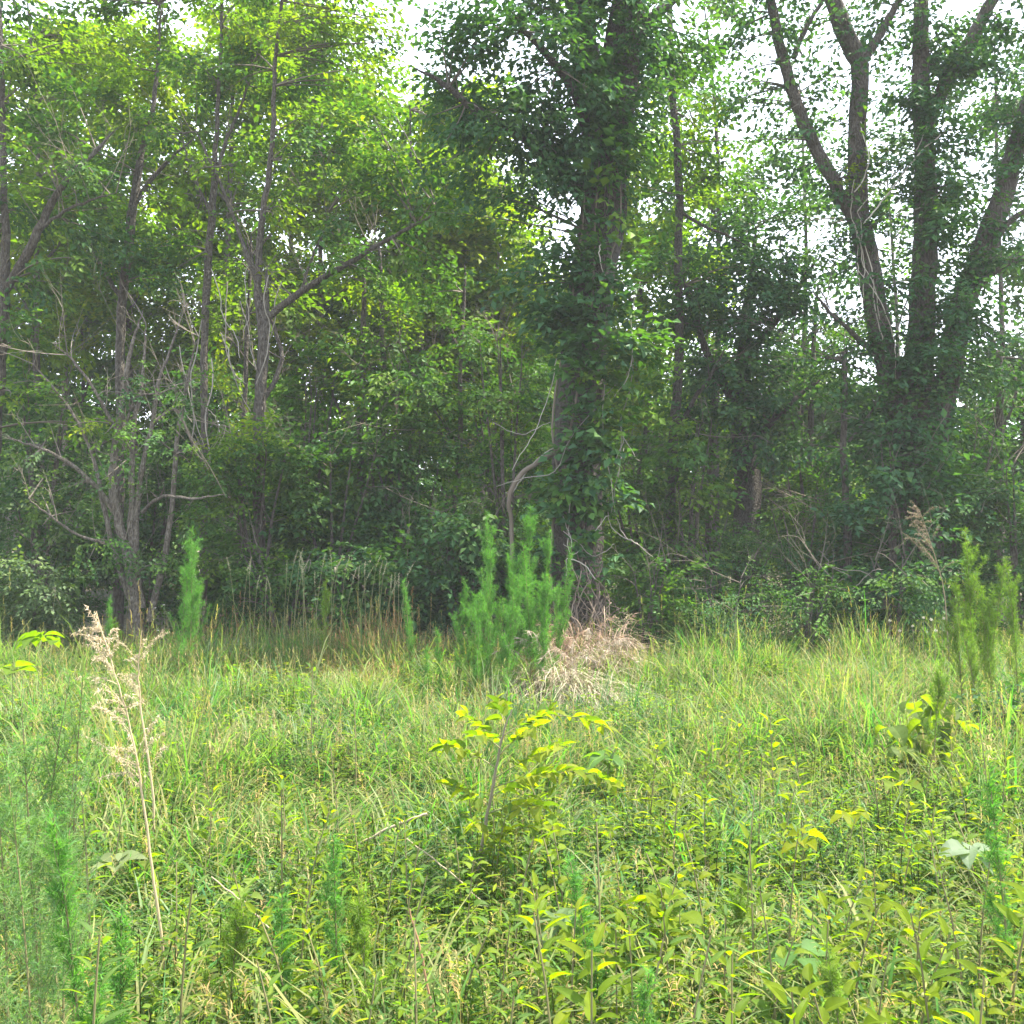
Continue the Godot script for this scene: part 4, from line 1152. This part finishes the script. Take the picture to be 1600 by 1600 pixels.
		for i in int(q[5] * 1.6):
			var t := lerpf(.35, 1.0, (i + .5) / (q[5] * 1.6))
			var p := p0.lerp(p1, t).lerp(p1.lerp(p2, t), t)
			var lf := put("leaf", bl[rng.randi() % 5], bough)
			var an := rf(0, TAU)
			var sc := rf(.6, 1.05)
			lf.transform = Transform3D(bs(Vector3(cos(an), rf(-.7, .1), sin(an)), Vector3(rf(-.4, .4), 1, rf(-1.0, .2))).scaled(Vector3(sc, sc, sc)), p - mul.position + Vector3(cos(an), .1, sin(an)) * .04)
	# big-leaved seedlings
	rng.seed = 87
	var seeds := [
		[180, 1335, 4.0, .11, Color(.17, .22, .10), 6, "low seedling with four large pale round leaves left of the tan stalk"], [868, 1415, 3.4, .15, Color(.13, .20, .09), 7, "seedling with the largest grey-green leaves near the bottom middle"],
		[1018, 1388, 3.4, .12, Color(.20, .27, .02), 4, "seedling with one bright lime leaf held flat"], [1062, 1412, 3.3, .12, Color(.17, .25, .03), 5, "lime seedling with leaves facing the light, right of the flat lime leaf"], [905, 1425, 3.3, .10, Color(.20, .28, .02), 5, "lime seedling growing beside the largest grey-green leaves"],
		[1245, 1470, 3.0, .13, Color(.10, .20, .06), 5, "green lobed seedling low among the yellow weeds"], [945, 1165, 5.5, .15, Color(.10, .19, .05), 6, "dark round-leaved seedling right of the glossy-leaved sapling"], [1515, 1310, 4.0, .15, Color(.20, .27, .17), 6, "seedling with pale silvery folded leaves"],
		[1410, 1200, 4.9, .13, Color(.17, .25, .04), 5, "seedling with pointed yellow leaves below the broad-leaved sapling"], [230, 1325, 4.1, .09, Color(.16, .23, .04), 5, "yellow-green seedling right of the large pale round leaves"], [1255, 1290, 3.9, .11, Color(.22, .27, .02), 6, "yellow pointed-leaved seedling in the middle of the yellow weeds"], [1330, 1250, 4.4, .12, Color(.21, .26, .02), 6, "yellow whorled seedling behind the yellow pointed-leaved one"],
		[165, 1575, 2.6, .09, Color(.12, .22, .05), 6, "green broad seedling at the bottom left of the tan stalk's foot"], [65, 980, 6.5, .20, Color(.13, .22, .04), 8, "tall broad-leaved plant with star-shaped top before the pale leafy bush"], [20, 1025, 6.2, .16, Color(.14, .23, .04), 6, "bright star-topped plant cut by the edge beside the pale bush"], [385, 1370, 3.4, .07, Color(.16, .23, .05), 5, "small seedling under the curled dead grass"]]
	for r in seeds:
		var g := on_ground(r[0], r[2])
		var top := at(r[0], r[1] + 12, r[2])
		var o := thing("broad_leaved_seedling", r[6], "seedling", g, "broad-leaved seedlings in the field")
		var s := Acc.new()
		twig(s, g, g.lerp(top, .5) + rv() * .015, top, .004, .002, Color(.13, .15, .05), 4)
		part("stem", s, M.wood, o)
		var mesh := big_leaf(r[3], r[3] * .68, r[4], "leaf_glow" if r[4].b < .05 else "leaf_light")
		for i in r[5]:
			var an: float = TAU * i / r[5] + rf(-.3, .3)
			var lf := put("leaf", mesh, o)
			var sc := rf(.7, 1.1)
			lf.transform = Transform3D(bs(Vector3(cos(an), rf(-.1, .5), sin(an)), Vector3(rf(-.3, .3), 1, rf(-.8, .4))).scaled(Vector3(sc, sc, sc)), top - g - Vector3(0, rf(0, .05), 0) + Vector3(cos(an), 0, sin(an)) * .015)
	# the dark bush at the right edge and the sticks
	var limbs := [["stem", [[1580, 1230, 8], [1578, 1180, 6], [1570, 1120, 3]]], ["stem", [[1586, 1230, 8], [1600, 1170, 6], [1612, 1110, 3]]]]
	tree("dark_bush", "low dark green bush at the field's edge under the yellow-green fennels", 6.8, limbs, [[1575, 1110, 40, 30, 0, 1.2], [1610, 1120, 45, 35, 0, 1.2], [1580, 1160, 45, 30, -.1, 1.2], [1550, 1120, 25, 20, 0, .9], [1620, 1170, 50, 40, 0, 1.0]], {"pal": "dark", "leaf": "broad", "category": "bush", "twig": .004, "scale": .7, "dens": 1.2})
	rng.seed = 88
	var sticks := [[[555, 1322], [615, 1290], [668, 1272], 4.3, "grey dead stick lying in the grass left of the glossy-leaved sapling", .006], [[635, 1310], [700, 1360], [770, 1425], 3.9, "thin pale stem slanting down before the glossy-leaved sapling", .003], [[640, 1420], [660, 1500], [682, 1600], 2.7, "reddish dry stem rising from the bottom, left of the dark slender fennel", .0032], [[330, 1370], [380, 1410], [420, 1450], 3.3, "thin tan stem bent low by the tan stalk", .003]]
	for r in sticks:
		var reddish: bool = r[4].begins_with("reddish")
		var a := Acc.new()
		var p0 := at(r[0][0], r[0][1], r[3])
		var p1 := at(r[1][0], r[1][1], r[3])
		var p2 := at(r[2][0], r[2][1], r[3])
		var sm := smooth([p0, p1, p2], [r[5] * .7, r[5], r[5]], 6, .003)
		tube(a, sm[0], sm[1], 6, Color(.24, .14, .07) if reddish else Color(.25, .205, .14))
		var o := thing("dry_stick", r[4], "stick", p0)
		part("stick", a, M.wood, o)

func seed_stalk(called: String, label: String, path: Array, d: float, n: int, reach: float, seed_: int, from: float, tone := 1.0) -> void:
	rng.seed = seed_
	var pts := []
	var rad := []
	for i in path.size():
		pts.append(at(path[i][0], path[i][1], d))
		rad.append(lerpf(.0055, .0016, float(i) / (path.size() - 1)) * (1.0 if d < 6 else 1.2))
	var root := thing(called, label, "dry stalk", Vector3(pts[0].x, gh(pts[0].x, pts[0].z), pts[0].z))
	pts.push_front(root.position)
	rad.push_front(rad[0])
	var a := Acc.new()
	var sm := smooth(pts, rad, 6, .003)
	tube(a, sm[0], sm[1], 6, Color(.33, .26, .15) * tone)
	part("stem", a, M.wood, root)
	var top: Array = sm[0]
	var start := int(top.size() * .58)
	var wide := 1.0 if d < 6 else 1.5
	for i in int(n * 1.6):
		var t := rng.randf()
		var p: Vector3 = top[int(lerpf(start, top.size() - 1, t))]
		var side := -1.0 if rng.randf() < from else 1.0
		var l := reach * rf(.25, 1.3) * (1.2 - .7 * t)
		var q := p + Vector3(side * l * rf(.3, 1.0), l * rf(-.1, 1.0), rf(-.7, .7) * l)
		var m := p.lerp(q, .5) + Vector3(rf(-.1, .1) * l, l * rf(.08, .4), 0)
		var b := Acc.new()
		twig(b, p, m, q, .0014 * wide, .0007, Color(.34, .275, .17) * tone, 6)
		for k in int(70 * l / reach) + 8:
			var u := rf(.15, 1.05)
			var w := p.lerp(m, u).lerp(m.lerp(q, u), u) + rv() * .006 * wide
			var f := (Vector3(side * .4, -.4, 0) + rv()).normalized() * rf(.006, .020) * wide
			var s := f.cross(rv()).normalized() * .0013 * wide
			b.v.append_array([w - s, w + f, w + s])
			b.paint(Color(.44, .365, .25) * rf(.6, 1.25) * tone, 3)
		b.n.clear()
		part("plume", b, M.dry, root)

# ---------------------------------------------------------------- weeds near the camera, one by one
func weeds() -> void:
	rng.seed = 91
	var tone := [[Color(.15, .235, .022), Color(.18, .255, .024), Color(.12, .20, .026), Color(.205, .27, .022)], [Color(.11, .19, .03), Color(.135, .22, .03), Color(.09, .165, .035), Color(.16, .23, .028)], [Color(.10, .18, .04), Color(.12, .205, .04), Color(.085, .16, .04), Color(.14, .21, .035)], [Color(.17, .24, .02), Color(.20, .26, .02), Color(.15, .22, .024), Color(.23, .265, .02)]]
	var size := [[.084, .024], [.058, .032], [.060, .014], [.062, .030]]
	for k in 4:
		var set := []
		for j in 4: set.append(big_leaf(size[k][0], size[k][1], tone[k][j], "leaf_light" if k % 3 else "leaf_glow"))
		weed_leaf.append(set)
	var protos := []
	for joined in 2:
		for k in 4:
			for j in 2: protos.append(weed_proto(k, 930 + k * 2 + j, joined == 1))
	var kinds := ["lime weed with lance-shaped leaves", "green weed with broad oval leaves", "wispy green weed with narrow leaves", "yellow-tinged weed with paired oval leaves"]
	var ord := ["first", "second", "third", "fourth", "fifth", "sixth", "seventh", "eighth", "ninth", "tenth", "eleventh", "twelfth", "thirteenth", "fourteenth", "fifteenth", "sixteenth", "seventeenth", "eighteenth", "nineteenth", "twentieth", "twenty-first", "twenty-second", "twenty-third", "twenty-fourth"]
	var rowname := ["nearest row", "second row", "third row", "fourth row", "fifth row", "sixth row"]
	rng.seed = 92
	for row in 6:
		var d0: float = [2.35, 2.8, 3.3, 3.9, 4.6, 5.4][row]
		var n: int = [18, 22, 24, 24, 20, 18][row]
		for i in n:
			var u := (i + rf(.1, .9)) / n
			# more of them toward the right
			var px := lerpf(20, 1590, pow(u, .62))
			var d := d0 * rf(.95, 1.08)
			var k: int = [0, 3, 1, 2, 3, 0, 2, 1][rng.randi() % 8]
			if px < 700 and rng.randf() < .5: k = 2
			elif px > 900 and rng.randf() < .4: k = 3 if rng.randf() < .5 else 0
			var s := rf(.95, 1.35)
			var g := on_ground(px, d)
			adopt(protos[k * 2 + rng.randi() % 2 + (8 if row > 2 else 0)], "leafy_weed", "%s, %s from the left in the %s" % [kinds[k], ord[i], rowname[row]], "weed", g, Vector3(s, s * rf(.9, 1.15), s), rf(0, TAU), "leafy weeds in the near field")
	for p in protos: p.free()
